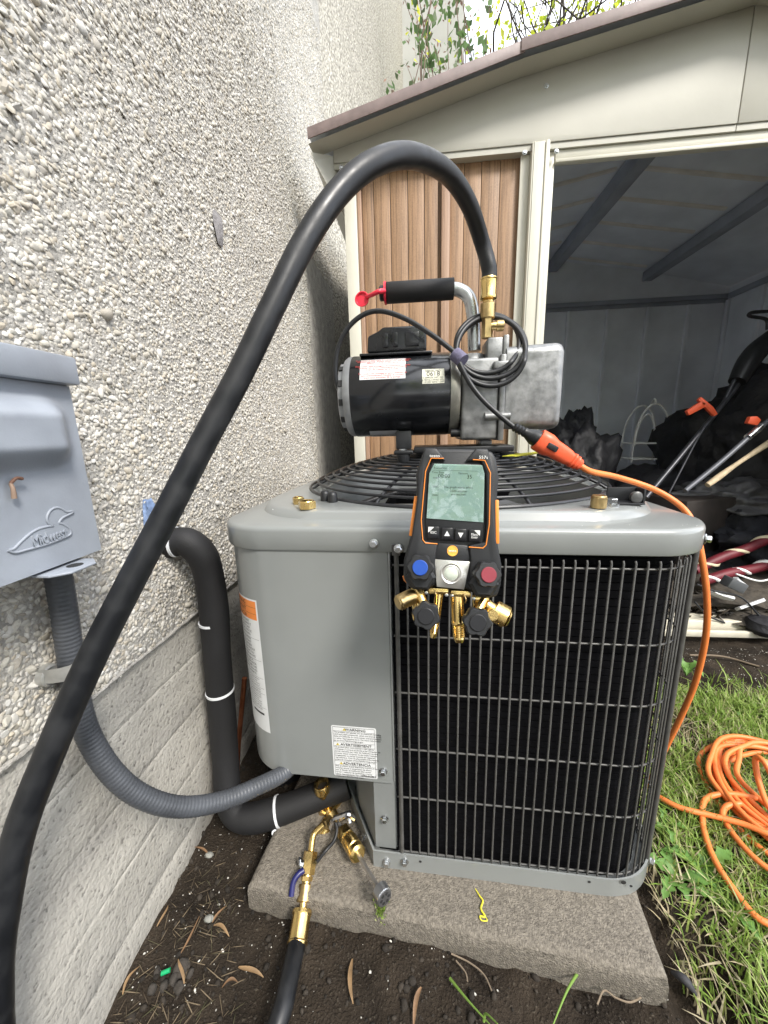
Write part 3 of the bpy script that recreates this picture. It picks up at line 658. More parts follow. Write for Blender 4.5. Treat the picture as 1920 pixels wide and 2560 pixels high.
mb = MB(); p = PY(1650, 1352, 1.47); mb.lathe((p.x, p.y, .0), (0, 0, 1), [(0, .05), (.02, .06), (.05, .05), (.06, .03)], 18); top1(mb, 'plastic_cup', tarp, 'upturned black plastic pot at the end of the sill', 'pot')

# ------------------------------------------------------------------ vegetation behind the shed
bark = M('bark_dark', (.055, .045, .04), .85, var=.3, scale=30, bump=.5)
twigm = M('twig_brown', (.16, .11, .085), .8, var=.3, scale=30)
def leaf_mesh(pts, dirs, ln, wd, fold=.25):
    """pointed leaves, two halves folded along the midrib; pts,dirs: n x 3"""
    n = len(pts); V = []; T = []
    for i in range(n):
        d = Vector(dirs[i]).normalized(); sd_ = d.cross(Vector((random.gauss(0, 1), random.gauss(0, 1), random.gauss(0, 1)))).normalized(); up = d.cross(sd_)
        l_ = ln*random.uniform(.6, 1.3); w_ = wd*random.uniform(.7, 1.2); p = Vector(pts[i]); o = len(V)
        V += [p, p+d*l_*.45+sd_*w_+up*w_*fold, p+d*l_, p+d*l_*.45-sd_*w_+up*w_*fold, p+d*l_*.5]
        T += [(o, o+1, o+4), (o+1, o+2, o+4), (o+2, o+3, o+4), (o+3, o, o+4)]
    return np.array([v[:] for v in V]), np.array(T)
def grow(mb, p, d, ln, r, depth, ends, spread=.55, nb=3, bend=.25, lim=None):
    P = [p]; dd = Vector(d).normalized()
    for k in range(4):
        dd = (dd+Vector((random.gauss(0, bend*.4), random.gauss(0, bend*.4), random.gauss(.05, bend*.3)))).normalized(); P.append(P[-1]+dd*ln/4)
    if lim and not all(lim(q) for q in P): return
    mb.tube(P, lambda s: r*(1-.5*s), 6, raw=True)
    for k in (2, 3, 4): ends.append((P[k], dd, depth))
    if depth > 0:
        for b in range(nb):
            k = random.choice((2, 3, 4, 4)); a = Vector((random.gauss(0, 1), random.gauss(0, 1), random.gauss(.2, .8))).normalized()
            grow(mb, P[k], (dd*(1-spread)+a*spread), ln*random.uniform(.6, .85), r*.55, depth-1, ends, spread, nb, bend, lim)
lf_yel = ramp_island('leaf_yellow_green', [(.52, .58, .04), (.42, .54, .05), (.62, .62, .07), (.34, .46, .06), (.55, .60, .06)], .5, .55)
lf_grn = ramp_island('leaf_mid_green', [(.09, .16, .06), (.13, .22, .08), (.16, .26, .10), (.07, .12, .05), (.22, .27, .16)], .45, .3)
lf_bud = ramp_island('bud_pink', [(.30, .18, .14), (.38, .26, .20), (.24, .14, .11), (.42, .32, .26)], .7, .2)
def tree(name, label, cat, base, stems, ln, r, depth, leafm, nleaf, ll, lw, seed, nb=3, bend=.25, jit=.12, group=None, dirf=None, budm=None, nbud=0, lim=None, spread=.55):
    random.seed(seed); t = thing(name, label, cat, base, group=group); mb = MB(); ends = []
    for s in range(stems):
        a = 6.28*s/stems+random.uniform(-.4, .4)
        d = dirf(s) if dirf else Vector((.35*math.cos(a), .35*math.sin(a), 1))
        grow(mb, Vector(base)+Vector((.06*math.cos(a), .06*math.sin(a), 0)), d, ln*random.uniform(.8, 1.2), r, depth, ends, spread=spread, nb=nb, bend=bend, lim=lim)
    part(mb, 'trunk', bark if budm is None else twigm, t, smooth=60)
    E_ = [e for e in ends if e[2] <= 1]
    def spread_(m, n, l1, w1, nm):
        pts = []; ds = []
        for i in range(n):
            p, d, _ = random.choice(E_); pts.append(p+Vector((random.gauss(0, jit), random.gauss(0, jit), random.gauss(0, jit)))-Vector(base)); ds.append((d.x+random.gauss(0, .8), d.y+random.gauss(0, .8), d.z+random.gauss(0, .6)))
        V, T = leaf_mesh(pts, ds, l1, w1); return np_mesh(nm, V, T, m, t, False)
    spread_(leafm, nleaf, ll, lw, 'crown')
    if budm: spread_(budm, nbud, ll*.6, lw*.35, 'buds')['kind'] = 'stuff'
    return t
tree('leafy_tree', 'yellow-green tree with dark bare branches above the middle of the shed roof', 'tree', (1.75, 4.9, 0), 9, 3.0, .045, 3, lf_yel, 8000, .06, .024, 3, nb=4, bend=.3, jit=.28, lim=lambda q: q.y > 3.7 and q.x > .75)
tree('leafy_tree', 'bare-branched yellow-green tree behind the shed, nearest the grey wing wall', 'tree', (1.02, 5.3, 0), 8, 3.2, .04, 3, lf_yel, 2600, .055, .022, 14, nb=4, bend=.3, jit=.2, lim=lambda q: q.y > 3.9 and q.x > .55)
tree('leafy_tree', 'yellow-green tree farthest right behind the shed roof', 'tree', (3.3, 5.6, 0), 8, 3.0, .05, 3, lf_yel, 6000, .075, .03, 21, nb=3, bend=.3, jit=.3, lim=lambda q: q.y > 3.8)
tree('shrub', 'green leafy shrub with pinkish buds against the grey wing wall', 'shrub', (.20, 4.1, 0), 12, 2.5, .018, 2, lf_grn, 900, .075, .024, 5, nb=4, bend=.18, jit=.05, spread=.3, lim=lambda q: q.y > 3.5 and -.25 < q.x < .62,
     dirf=lambda s: Vector((random.uniform(-.16, .14), random.uniform(-.1, .1), 1)), budm=lf_bud, nbud=700)
tree('shrub', 'sprig of dark green leaves poking over the roof edge beside the stucco wall', 'shrub', (-.20, 3.45, 0), 4, 1.75, .010, 1, lf_grn, 110, .09, .03, 9, nb=2, bend=.12, jit=.04, spread=.3,
     dirf=lambda s: Vector((random.uniform(-.02, .06), 0, 1)), budm=lf_bud, nbud=10)
# trees across the yard, behind the camera: they show in the gauge's screen and the painted steel
for k, (x, y, h, s) in enumerate(((-1.6, -6.5, 2.6, 31), (2.2, -7.5, 3.0, 32), (6.0, -6.0, 2.8, 33))):
    tree('yard_tree', ['broad green tree across the yard nearest the house wall', 'tall green tree in the middle across the yard', 'green tree across the yard farthest from the house'][k], 'tree', (x, y, 0), 5, h, .08, 2, lf_grn if k != 1 else lf_yel, 1800, .24, .09, s, nb=4, bend=.3, jit=.4, group='trees across the yard', lim=lambda q: q.y < -3)
random.seed(77)
# ================================================================== OBJECTS
# ------------------------------------------------------------------ concrete pad
PT = .054
quad = [Vector((-.303, .466, 0)), Vector((.347, .404, 0)), Vector((.46, 1.20, 0)), Vector((-.215, 1.22, 0))]
def pad_mesh():
    n, m = 110, 70; V = []; idx = {}
    def P(s, t): return quad[0]*(1-s)*(1-t)+quad[1]*s*(1-t)+quad[2]*s*t+quad[3]*(1-s)*t
    rings = []
    ts = [(i/m)**2.0 for i in range(m+1)]
    for j, t in enumerate(ts):
        for i in range(n+1):
            p = P(i/n, t); e = min(i/n, 1-i/n)*.65; e2 = t*.75; ed = min(e, e2)
            rnd = .006*math.exp(-ed/.0035)
            wob = .0016*noise.noise(Vector((p.x*30, p.y*30, 2)))
            p = Vector((p.x, p.y, PT-rnd+.0008*noise.noise(Vector((p.x*12, p.y*12, 0)))+.0009*noise.noise(Vector((p.x*190, p.y*190, 3)))))
            if j == 0: p.y += wob
            if i in (0, n): p.x += wob
            V.append(p)
    Fc = [(j*(n+1)+i, j*(n+1)+i+1, (j+1)*(n+1)+i+1, (j+1)*(n+1)+i) for j in range(m) for i in range(n)]
    o = len(V); per = [i for i in range(n+1)]+[j*(n+1)+n for j in range(1, m+1)]+[m*(n+1)+i for i in range(n-1, -1, -1)]+[j*(n+1) for j in range(m-1, 0, -1)]
    prev = per
    for lv in (.7, .4, .1, -.3, -.6):
        new = []
        for k in per:
            p = V[k]; c = Vector((.05, .8, 0)); out = (Vector((p.x, p.y, 0))-c).normalized()*(.003+.0022*noise.noise(Vector((p.x*30, p.y*30, lv*5))))
            V.append(Vector((p.x+out.x, p.y+out.y, PT*lv))); new.append(len(V)-1)
        for a in range(len(per)):
            b = (a+1) % len(per); Fc.append((prev[a], new[a], new[b], prev[b]))
        prev = new
    mb = MB(); mb.v = V; mb.f = [list(f) for f in Fc]; return mb
tag(pad_mesh().build('concrete_pad', concrete, smooth=50), 'rough grey concrete pad under the condenser unit', 'pad')

# ------------------------------------------------------------------ condenser unit
UA = rad(-2.0); UO = Vector((.039, .509, PT)); W = .735; HW = W/2; CR = .088
unit = thing('condenser_unit', 'grey outdoor air-conditioning condenser unit with black wire grille', 'condenser', UO, Matrix.Rotation(UA, 3, 'Z'))
UM = unit.matrix_basis.copy(); UI = UM.inverted()
def UL(u, v, yo=0.):
    o = UI@Vector((0, 0, CAMZ)); d = UI.to_3x3()@Vector(ray(u, v)); s = (yo-o.y)/d.y; return o+d*s
def UB(mb, name, mat, parent=None, **k): return mb.build(name, mat, parent or unit, **k)
TZ = .649-PT                                  # underside of the cap
# outline of body running clockwise from left side round front to right side
def outline(hw, r, inset=0., m=12, back=.66):
    pts = [(-hw+inset, back)]
    for i in range(m+1):
        a = math.pi+math.pi/2*i/m; pts.append((-hw+r+(r-inset)*math.cos(a), r+(r-inset)*math.sin(a)))
    for i in range(m+1):
        a = -math.pi/2+math.pi/2*i/m; pts.append((hw-r+(r-inset)*math.cos(a), r+(r-inset)*math.sin(a)))
    pts.append((hw-inset, back)); return pts
OUT = outline(HW-.004, CR)
# service panel wrapping the left corner
PXR = UL(843, 1450).x; PZB = UL(850, 1693).z
mb = MB(); i0 = 14
sh = OUT[:i0]+[(-.2, 0), (PXR, 0)]
rings = []
for z in [PZB, PZB+.004, TZ+.004]:
    rings.append([Vector((x, y, z)) for x, y in sh])
ins = outline(HW-.0065, CR)[:i0]+[(-.2, .0025), (PXR, .0025)]
A = [r for r in rings]
Bk = [[Vector((x, y+(.0 if k < i0 else .0), z)) for k, (x, y) in enumerate(ins)] for z in [PZB, TZ+.004]]
n = len(sh)
mb.loft(A, False, False, False); mb.loft(Bk, False, False, False)
mb.add([A[0][k] for k in range(n)]+[Bk[0][k] for k in range(n)], [(k, k+1, n+k+1, n+k) for k in range(n-1)])
mb.add([A[0][-1], A[-1][-1], Bk[-1][-1], Bk[0][-1]], [(0, 1, 2, 3)])
panel = UB(mb, 'service_panel', paint, smooth=50)
mb = MB(); mb.bb((PXR+.0003, .0008, PZB+.004), (PXR+.0035, .018, TZ+.002)); UB(mb, 'panel_edge', paint, bevel=.0008)
# lower corner post: flat front strip and angled plate, base pan
CXL = UL(808, 1862).x
mb = MB()
zb, zt = .034, PZB+.012
plate = [(PXR+.002, .004), (CXL+.004, .004), (-.165+.0, .075), (-.205, .17)]
a = [Vector((x, y, zb)) for x, y in plate]; b = [Vector((x, y, zt)) for x, y in plate]
mb.loft([a, b], False, False, False); mb.loft([[p+Vector((.002, .003, 0)) for p in a], [p+Vector((.002, .003, 0)) for p in b]], False, False, False)
UB(mb, 'corner_plate', paint_d, smooth=0)
mb = MB(); mb.bb((-.23, .17, .03), (-.20, .60, zt)); UB(mb, 'inner_plate', M('inner_dark', (.05, .052, .055), .6), smooth=0)
mb = MB()
pan = [(-.23, .62), (-.23, .17), (-.172, .07), (CXL, -.005)]+[(x+(.004 if x > .3 else 0), y-.005) for x, y in outline(HW-.003, CR+.01)[14:]]
rings = [[Vector((x, y, z)) for x, y in pan] for z in (.0, .002, .036)]
rin = [[Vector((x+(.0025 if k < 4 else -.002*(x > .3)), y+.0025, z)) for k, (x, y) in enumerate(pan)] for z in (.036, .012)]
mb.loft(rings+rin, True, True)
basep = UB(mb, 'base_pan', paint, smooth=35)
for (u, v) in ((908, 1861), (1273, 1905), (1347, 1906), (1363, 1914), (1413, 1899)):
    p = UL(u, v, -.0054); mb = MB(); mb.lathe((p.x, -.0054, p.z), (0, -1, 0), [(0, .0024 if u != 1347 else .004), (.0003, .0024 if u != 1347 else .004)], 12)
    if u < 1400: UB(mb, 'drain_hole', ink, basep)
# coil behind the grille
mb = MB(); oc = outline(HW-.020, .082, 0., 12, .62); oc = [(x, y+.017) for x, y in oc]
oc = [(PXR-.03, .017)]+[p for p in oc if p[0] > PXR]
zs = np.arange(.012, TZ+.01, .0125); rings = []
for k, z in enumerate(zs): rings += [[Vector((x, y, z)) for x, y in oc], [Vector((x, y, z+.0105)) for x, y in oc], [Vector((x, y+.003 if y < .05 else y, z+.0108)) for x, y in oc]]
mb.loft(rings, False, False, False); UB(mb, 'coil', coil, smooth=0)
mb = MB(); mb.bb((PXR-.05, .04, .02), (PXR-.045, .6, TZ)); mb.bb((-.24, .60, .0), (HW-.06, .61, TZ)); UB(mb, 'inner_wall', coil, smooth=0)
mb = MB(); mb.bb((-HW+.012, .10, PZB+.002), (PXR, .60, PZB+.006)); UB(mb, 'panel_floor', coil, smooth=0)
# grille
gr = UB(MB().bb((PXR+.008, .001, .030), (PXR+.012, .004, .06)), 'grille', wirem); gr['label'] = 'black coated wire grille'
gpath = [(x, y) for x, y in outline(HW-.010, CR-.004, 0., 14, .40)[16:]]
gx0 = UL(862, 1500).x
hz = [.628, .513, .413, .306, .208, .090]
for z in hz:
    z -= PT; P = [Vector((gx0-.006, -.0032+.004, z))]+[Vector((x, y+.004, z)) for x, y in gpath]
    mb = MB(); mb.tube(P, .0016, 8, raw=True); UB(mb, 'grille_wire', wirem, gr, smooth=60)
vw = MB(); vw.tube([Vector((0, 0, .026)), Vector((0, 0, TZ-.012)), Vector((0, .002, TZ-.009))], .0016, 8, raw=True)
first_w = UB(vw, 'grille_wire', wirem, gr, smooth=60)
def walk(path, step, start):
    out = []; acc = start; pos = 0
    for a, b in zip(path[:-1], path[1:]):
        a = Vector((*a, 0)); b = Vector((*b, 0)); ln = (b-a).length
        while acc <= pos+ln: out.append(a+(b-a)*((acc-pos)/ln)); acc += step
        pos += ln
    return out
full = [(gx0, 0)]+gpath; ws = walk(full, .0155, .0155)
for k, p in enumerate(ws):
    o = first_w if k == 0 else first_w.copy()
    if k: COL.objects.link(o); o.parent = gr
    o.location = (p.x, p.y+.0002, 0)
mb = MB(); mb.tube([Vector((gx0, -.001, .03)), Vector((gx0, -.001, TZ-.012)), Vector((gx0, -.003, TZ+.006))], .0036, 10, raw=True)
mb.bb((gx0-.006, -.0055, TZ-.004), (gx0+.006, -.0035, TZ+.012)); UB(mb, 'grille_rod', wirem, smooth=50)
# right corner rod
k = min(range(len(gpath)), key=lambda i: abs(gpath[i][0]-(HW-.022))); mb = MB(); q2 = gpath[k]
mb.cyl((q2[0]+.003, q2[1]-.002, .02), (q2[0]+.003, q2[1]-.002, TZ), .0042, n=10); UB(mb, 'grille_rod', wirem)
# top cap
mb = MB(); C0 = (0, HW)
def ring(hw, r, z, m=14): return rrect(hw, hw, r, m, z, C0)
CH = HW+.003
rings = [ring(CH-.006, .084, TZ+.006), ring(CH-.004, .086, TZ), ring(CH-.001, .09, TZ), ring(CH, .09, TZ+.002), ring(CH, .09, TZ+.029), ring(CH-.0008, .09, TZ+.0322), ring(CH-.003, .088, TZ+.0350), ring(CH-.007, .086, TZ+.0362),
         ring(CH-.034, .10, TZ+.0385), ring(CH-.0350, .12, TZ+.0388), ring(CH-.0362, .13, TZ+.0400), ring(CH-.0385, .14, TZ+.0495), ring(CH-.0405, .15, TZ+.0520), ring(CH-.044, .16, TZ+.0530)]
base = ring(CH-.044, .16, TZ+.05); R0 = .312; GXC = .02
def circ(r, z): return [Vector((GXC*min(1, r/.1)+r*math.cos(math.atan2(p.y-HW, p.x)), HW+r*math.sin(math.atan2(p.y-HW, p.x)), z)) for p in base]
rings += [circ(R0+.004, TZ+.0545), circ(R0, TZ+.052), circ(R0-.003, TZ+.03), circ(R0-.02, TZ-.03), circ(R0-.02, TZ-.09)]
mb.loft(rings, False, False); cap = UB(mb, 'top_cap', paint, smooth=40)
it = []
for i in range(46):
    x_ = random.uniform(-HW+.03, HW-.03); y_ = random.choice((random.uniform(.012, .03), random.uniform(.045, .06))); s_ = random.uniform(.0005, .0013); it.append(((x_, y_, TZ+(.0372 if y_ < .032 else .0531)), (s_, s_*.7, s_*.3), rrot()))
scatter('dirt_specks', it, whitep, TEMP1, cap)['kind'] = 'stuff'
# deck continues past the circle in the corners; fan well
mb = MB(); mb.loft([circ(R0-.021, TZ-.088), circ(.01, TZ-.10)], False, False); UB(mb, 'fan_well', coil, smooth=0)
fan = UB(MB().lathe((GXC, HW, TZ-.07), (0, 0, 1), [(0, .05), (.04, .05), (.048, .04), (.05, .0)], 24), 'fan', M('fan_grey', (.10, .105, .11), .45))
for k in range(4):
    a0 = k*math.pi/2+.55; mb = MB(); g = []
    for i in range(7):
        r_ = .05+.225*i/6; row = []
        for j in range(5):
            a = a0+(j/4-.5)*(.95-.25*i/6); row.append(Vector((GXC+r_*math.cos(a), HW+r_*math.sin(a), TZ-.055+.05*(j/4-.5)+.006*math.sin(j/4*3.1))))
        g.append(row)
    mb.loft(g, False, False, False); UB(mb, 'fan_blade', M('blade_grey', (.13, .135, .145), .5, var=.15), fan, smooth=60)
# braided motor lead
mb = MB(); mb.tube([UL(705, 1082, .12)*1.0, Vector((-.2, HW-.17, TZ+.02)), Vector((-.10, HW-.08, TZ+.04)), Vector((-.03, HW-.03, TZ+.02))], .007, 10, ridge=(.006, .0009), sub=24); UB(mb, 'motor_lead', M('braid', (.03, .03, .032), .35, .3, var=.5, scale=300), smooth=60)
# domed wire guard
GR_R = .324; GZ = TZ+.0555; GH = .072
def dome(r): return GZ+GH*(1-(r/GR_R)**2)**.8 if r < GR_R else GZ
guard = UB(MB().lathe((GXC, HW, dome(.03)-.002), (0, 0, 1), [(0, .03), (.003, .03)], 24), 'fan_guard', ring_m); guard['label'] = 'domed black wire fan guard'
rr_ = list(np.arange(.048, GR_R, .0172))+[GR_R]
for r_ in rr_:
    z = dome(r_); P = [Vector((GXC+r_*math.cos(a), HW+r_*math.sin(a), z)) for a in np.linspace(0, 2*math.pi, 73)]
    mb = MB(); mb.tube(P, .0026, 8, raw=True, cap=False); UB(mb, 'guard_ring', ring_m, guard, smooth=60)
for k in range(8):
    a = k*math.pi/4+.35; mb = MB(); mb.tube([Vector((GXC+r_*math.cos(a), HW+r_*math.sin(a), dome(r_)-.0045)) for r_ in np.linspace(.03, GR_R, 14)], .0028, 8, raw=True); UB(mb, 'guard_spoke', ring_m, guard, smooth=60)
# hex bolts
for (u, v, yo) in ((808, 1174, -.0045), (861, 1185, -.0045), (828, 1666, -.0005), (831, 1768, .0035), (835, 1862, -.0055), (874, 1861, -.0055)):
    p = UL(u, v, yo); mb = MB(); bolt(mb, (p.x, yo, p.z), (0, -1, 0), .0052, .005); UB(mb, 'bolt', zinc)
p = UL(1506, 1172, .05); mb = MB(); bolt(mb, (HW-.006, .045, TZ+.012), (.86, -.5, 0), .0055, .006); UB(mb, 'bolt', zinc)
p = UL(1397, 1880, .03); mb = MB(); bolt(mb, (HW-.012, .04, .026), (.8, -.6, 0), .005, .005); UB(mb, 'bolt', zinc)
mb = MB(); bolt(mb, ((CXL-.172)/2, .030, .018), (-.6, -.8, 0), .005, .005); UB(mb, 'bolt', zinc)
# ---- printed labels
def label_plane(name, u0, v0, u1, v1, mat, yo=-.0004, r=.003, parent=None):
    a, b = UL(u0, v0), UL(u1, v1); x0, x1 = min(a.x, b.x), max(a.x, b.x); z0, z1 = min(a.z, b.z), max(a.z, b.z)
    mb = MB(); poly = []
    for cx, cz, a0 in ((x1-r, z0+r, -90), (x1-r, z1-r, 0), (x0+r, z1-r, 90), (x0+r, z0+r, 180)):
        for i in range(5): t = rad(a0+22.5*i); poly.append((cx+r*math.cos(t), cz+r*math.sin(t)))
    mb.prism(poly, .0003, o=(0, yo, 0)); return UB(mb, name, mat, parent, smooth=0), x0, x1, z0, z1
lab, x0, x1, z0, z1 = label_plane('warning_label', 715, 1566, 816, 1683, whitep)
lab['label'] = 'white warning label with black print'
w_ = x1-x0; h_ = z1-z0
def bar(x, z, w, h, mat=ink, y=-.0006, nm='rule', parent=lab):
    return UB(MB().bb((x, y-.0001, z), (x+w, y, z+h)), nm, mat, parent, smooth=0)
sec = [('WARNING', ['This product can expose you to chemicals including', 'Lead and Lead compounds, which are known to the', 'State of California to cause cancer and birth defects', 'or other reproductive harm. For more information', 'go to www.P65Warnings.ca.gov']),
       ('AVERTISSEMENT', ['Ce produit peut vous exposer a des agents', 'chimiques, y compris le plomb et les composes de', "plomb, identifies par l'Etat de Californie comme", 'pouvant causer le cancer et des malformations', "congenitales ou autres troubles de l'appareil", "reproducteur. Pour de plus amples informations,", 'priere de consulter www.P65Warnings.ca.gov']),
       ('ADVERTENCIA', ['Este producto puede exponerle a quimicos que', 'incluyen plomo y compuestos de plomo,', 'que el Estado de California sabe causan', 'cancer y defectos de nacimiento u otros', 'danos reproductivos. Para mas informacion', 'visite www.P65Warnings.ca.gov'])]
zc = z1-.003; lh = h_/24.2
bar(x0+.0025, z0+.002, .0004, h_-.004); bar(x1-.0029, z0+.002, .0004, h_-.004); bar(x0+.0025, z0+.002, w_-.005, .0004); bar(x0+.0025, z1-.0024, w_-.005, .0004)
for hd, body in sec:
    zc -= lh*.85
    text(hd, lh*1.55, ink, lab, facing((x0+w_*.54, -.0006, zc)), xs=1.12)
    tw = len(hd)*lh*.5; mb = MB(); cx = x0+w_*.54-tw-lh*1.0; mb.prism([(cx-lh*.7, zc-lh*.5), (cx+lh*.7, zc-lh*.5), (cx, zc+lh*.7)], .0001, o=(0, -.0006, 0)); UB(mb, 'warning_triangle', yel, lab, smooth=0)
    text('!', lh*1.1, ink, lab, facing((cx, -.0008, zc)), name='warning_mark')
    zc -= lh*.85; bar(x0+.0025, zc, w_-.005, .0003); bar(x0+.0025, zc+lh*1.9, w_-.005, .0003)
    text('\n'.join(body), lh*.92, ink, lab, facing((x0+w_*.05, -.0006, zc-lh*.5-lh*(len(body)-1)*.5)), align='LEFT', space=1.09, xs=1.0, ext=.00005)
    zc -= lh*(len(body)+.45)
text('340864-201 REV B', lh*.8, ink, lab, facing((x1-w_*.2, -.0006, z0+.0045)))
# tall orange and white label bent round the left corner
def bent(name, z0, z1, a0, a1, mat, off, parent=None, nseg=10):
    mb = MB(); r = CR+off; cx, cy = -HW+.004+CR, CR; rows = []
    for z in (z0, z1): rows.append([Vector((cx+r*math.cos(rad(180+a0+(a1-a0)*i/nseg)), cy+r*math.sin(rad(180+a0+(a1-a0)*i/nseg)), z)) for i in range(nseg+1)])
    mb.loft(rows, False, False, False); return UB(mb, name, mat, parent, smooth=60)
LZ1, LZ0 = UL(548, 1290, .015).z, UL(580, 1572, .015).z
A0, A1 = 8, 74
lab2 = bent('hazard_label', LZ0, LZ1, A0, A1, whitep, .0004); lab2['label'] = 'tall white hazard label with orange heading'
OZ = LZ1-.036
bent('label_heading', OZ, LZ1-.003, A0+1, A1-2, M('label_orange', (.80, .25, .05), .5, var=.05), .0006, lab2)
def bent_text(string, size, z, ae, mat, al='RIGHT'):
    # lettering wrapped on the corner, ending at angle ae
    c = bpy.data.curves.new('t', 'FONT'); c.body = string; c.size = size; c.extrude = 0; c.align_x = al; c.resolution_u = 2; c.space_line = 1.05
    t = bpy.data.objects.new('tmp', c); COL.objects.link(t); bpy.context.view_layer.update()
    me = bpy.data.meshes.new_from_object(t.evaluated_get(bpy.context.evaluated_depsgraph_get())); bpy.data.objects.remove(t)
    r = CR+.0009; cx, cy = -HW+.004+CR, CR
    for v in me.vertices:
        a = rad(180+ae)+v.co.x*1.0/r; v.co = Vector((cx+r*math.cos(a), cy+r*math.sin(a), z+v.co.y))
    me.materials.clear(); me.materials.append(mat); o = bpy.data.objects.new('lettering', me); COL.objects.link(o); o.parent = lab2
for i, s in enumerate(('WARNING', 'AVERTISSEMENT', 'ADVERTENCIA')):
    bent_text(s, .0098, LZ1-.0118-i*.0112, A1-18, ink)
    if i: bent('rule', LZ1-.0032-i*.0112, LZ1-.0028-i*.0112, A0+1, A1-2, ink, .0008, lab2)
random.seed(5)
para = [['ELECTRIC SHOCK HAZARD', 'FAILURE TO DISCONNECT', 'POWER SUPPLY CAN', 'CAUSE ELECTRIC SHOCK', 'BEFORE SERVICING'], ["RISQUE D'ELECTROCUTION", 'COUPER LE COURANT', 'AVANT TOUT ENTRETIEN', 'DECHARGE ELECTRIQUE', 'LA MORT OU', 'BLESSURES GRAVES'], ['DESCARGA ELECTRICA', 'PELIGRO DE DESCARGA', 'DESCONECTAR', 'LESIONES GRAVES', 'O MUERTE']]
z = OZ-.0065
for ps in para:
    for s in ps: bent_text(s, .0056, z, A1-10-random.choice((0, 2, 5)), ink); z -= .0062
    z -= .002; bent('rule', z+.004, z+.0044, A0+1, A1-2, ink, .0008, lab2)
lines = ['for service use only approved parts and tools', 'installation and servicing by trained personnel', 'read all instructions before starting this work', 'la instalacion por personal calificado', "l'installation par un technicien qualifie", 'keep clear of moving parts at all times']
while z > LZ0+.042:
    bent_text(random.choice(lines), .0036, z, A1-8-random.choice((0, 1, 4)), ink); z -= .0044
    if random.random() < .16: bent('rule', z+.0022, z+.0026, A0+1, A1-2, ink, .0008, lab2); z -= .002
bent('rule', LZ0+.033, LZ0+.037, A1-26, A1-6, ink, .0008, lab2)
# handwriting on the angled plate
text('M 1', .020, white, unit, facing((-.133, .028, .155), (.52, -.85, 0)), ext=.0001)

# ------------------------------------------------------------------ loose bits on the unit's top
DZ = PT+TZ+.0535
def on_deck(u, v, dz=0.): return PZ(u, v, DZ+dz)
def hexcap(u, v, r, h, lab):
    p = on_deck(u, v); t = thing('brass_cap', lab, 'cap', p); mb = MB()
    mb.lathe(p, (0, 0, 1), [(0, r*.93), (.001, r), (h-.001, r), (h, r*.93)], 6); mb.lathe(p, (0, 0, 1), [(h, r*.78), (h+.0012, r*.74), (h+.0005, r*.6), (h*.6, r*.58)], 24); part(mb, 'hex', brass, t, smooth=30)
hexcap(664, 1098, .0145, .012, 'larger open brass hex cap on the unit\'s top, front left')
hexcap(645, 1088, .0105, .011, 'smaller brass hex cap behind the larger one on the unit\'s top')
p = on_deck(1292, 1097); mb = MB(); mb.knurl(p, p+Vector((0, 0, .017)), .0105, 36, .0004); mb.lathe(p+Vector((0, 0, .0172)), (0, 0, 1), [(0, .0102), (.0015, .0095)], 36)
top1(mb, 'knurled_cap', brass2, 'knurled brass cap standing on the right of the unit\'s top', 'cap', smooth=30)
p = on_deck(1322, 1091); mb = MB(); mb.lathe(p, (0, 0, 1), [(0, .010), (.003, .010), (.0035, .007)], 20); mb.lathe(p+Vector((0, 0, .0035)), (0, 0, 1), [(0, .008), (.006, .008), (.007, .007)], 6)
top1(mb, 'hex_bolt', zinc, 'zinc hex bolt with washer beside the knurled brass cap', 'bolt')
br = thing('clamp_bracket', 'small black clamp bracket with round knob at the right of the fan guard', 'bracket', on_deck(1350, 1088)); p = on_deck(1350, 1088)
mb = MB(); mb.box(p+Vector((0, .012, .012)), (.045, .003, .024)); mb.box(p+Vector((.021, .0, .012)), (.003, .022, .024)); mb.box(p+Vector((0, 0, .0015)), (.045, .024, .003)); part(mb, 'channel', black, br, bevel=.0006)
mb = MB(); mb.lathe(p+Vector((.012, -.003, .011)), (0, -1, 0), [(0, .009), (.006, .009), (.008, .006)], 18); part(mb, 'knob', M('knob_grey', (.10, .10, .10), .4, .4), br)
for (u, v, l_) in ((703, 1082, 'left of the two black rubber stoppers by the fan guard'), (719, 1085, 'right of the two black rubber stoppers by the fan guard')):
    p = on_deck(u, v); mb = MB(); mb.lathe(p, (0, 0, 1), [(0, .0085), (.014, .0085), (.018, .006), (.019, .003)], 18); top1(mb, 'rubber_stopper', black, l_, 'stopper', 'rubber stoppers')
mb = MB(); P = [PY(1085, 985, .70), PY(1110, 989, .69), PY(1150, 985, .70), PY(1190, 972, .73)]
for i, pp in enumerate(P): pass
V0 = [P[0], P[1]+Vector((0, -.008, .004)), P[2]+Vector((0, -.008, .004)), P[3], P[2]+Vector((0, .012, .006)), P[1]+Vector((0, .012, .006))]
mb.add(V0+[v+Vector((0, 0, -.0012)) for v in V0], [(0, 1, 5), (1, 2, 4, 5), (2, 3, 4), (6, 11, 7), (7, 11, 10, 8), (8, 10, 9)]+[(i, (i+1) % 6, (i+1) % 6+6, i+6) for i in range(6)])
top1(mb, 'fallen_leaf', M('yellow_leaf', (.62, .60, .06), .5, var=.1), 'narrow yellow leaf lying on the fan guard beside the pump foot', 'leaf', smooth=60)
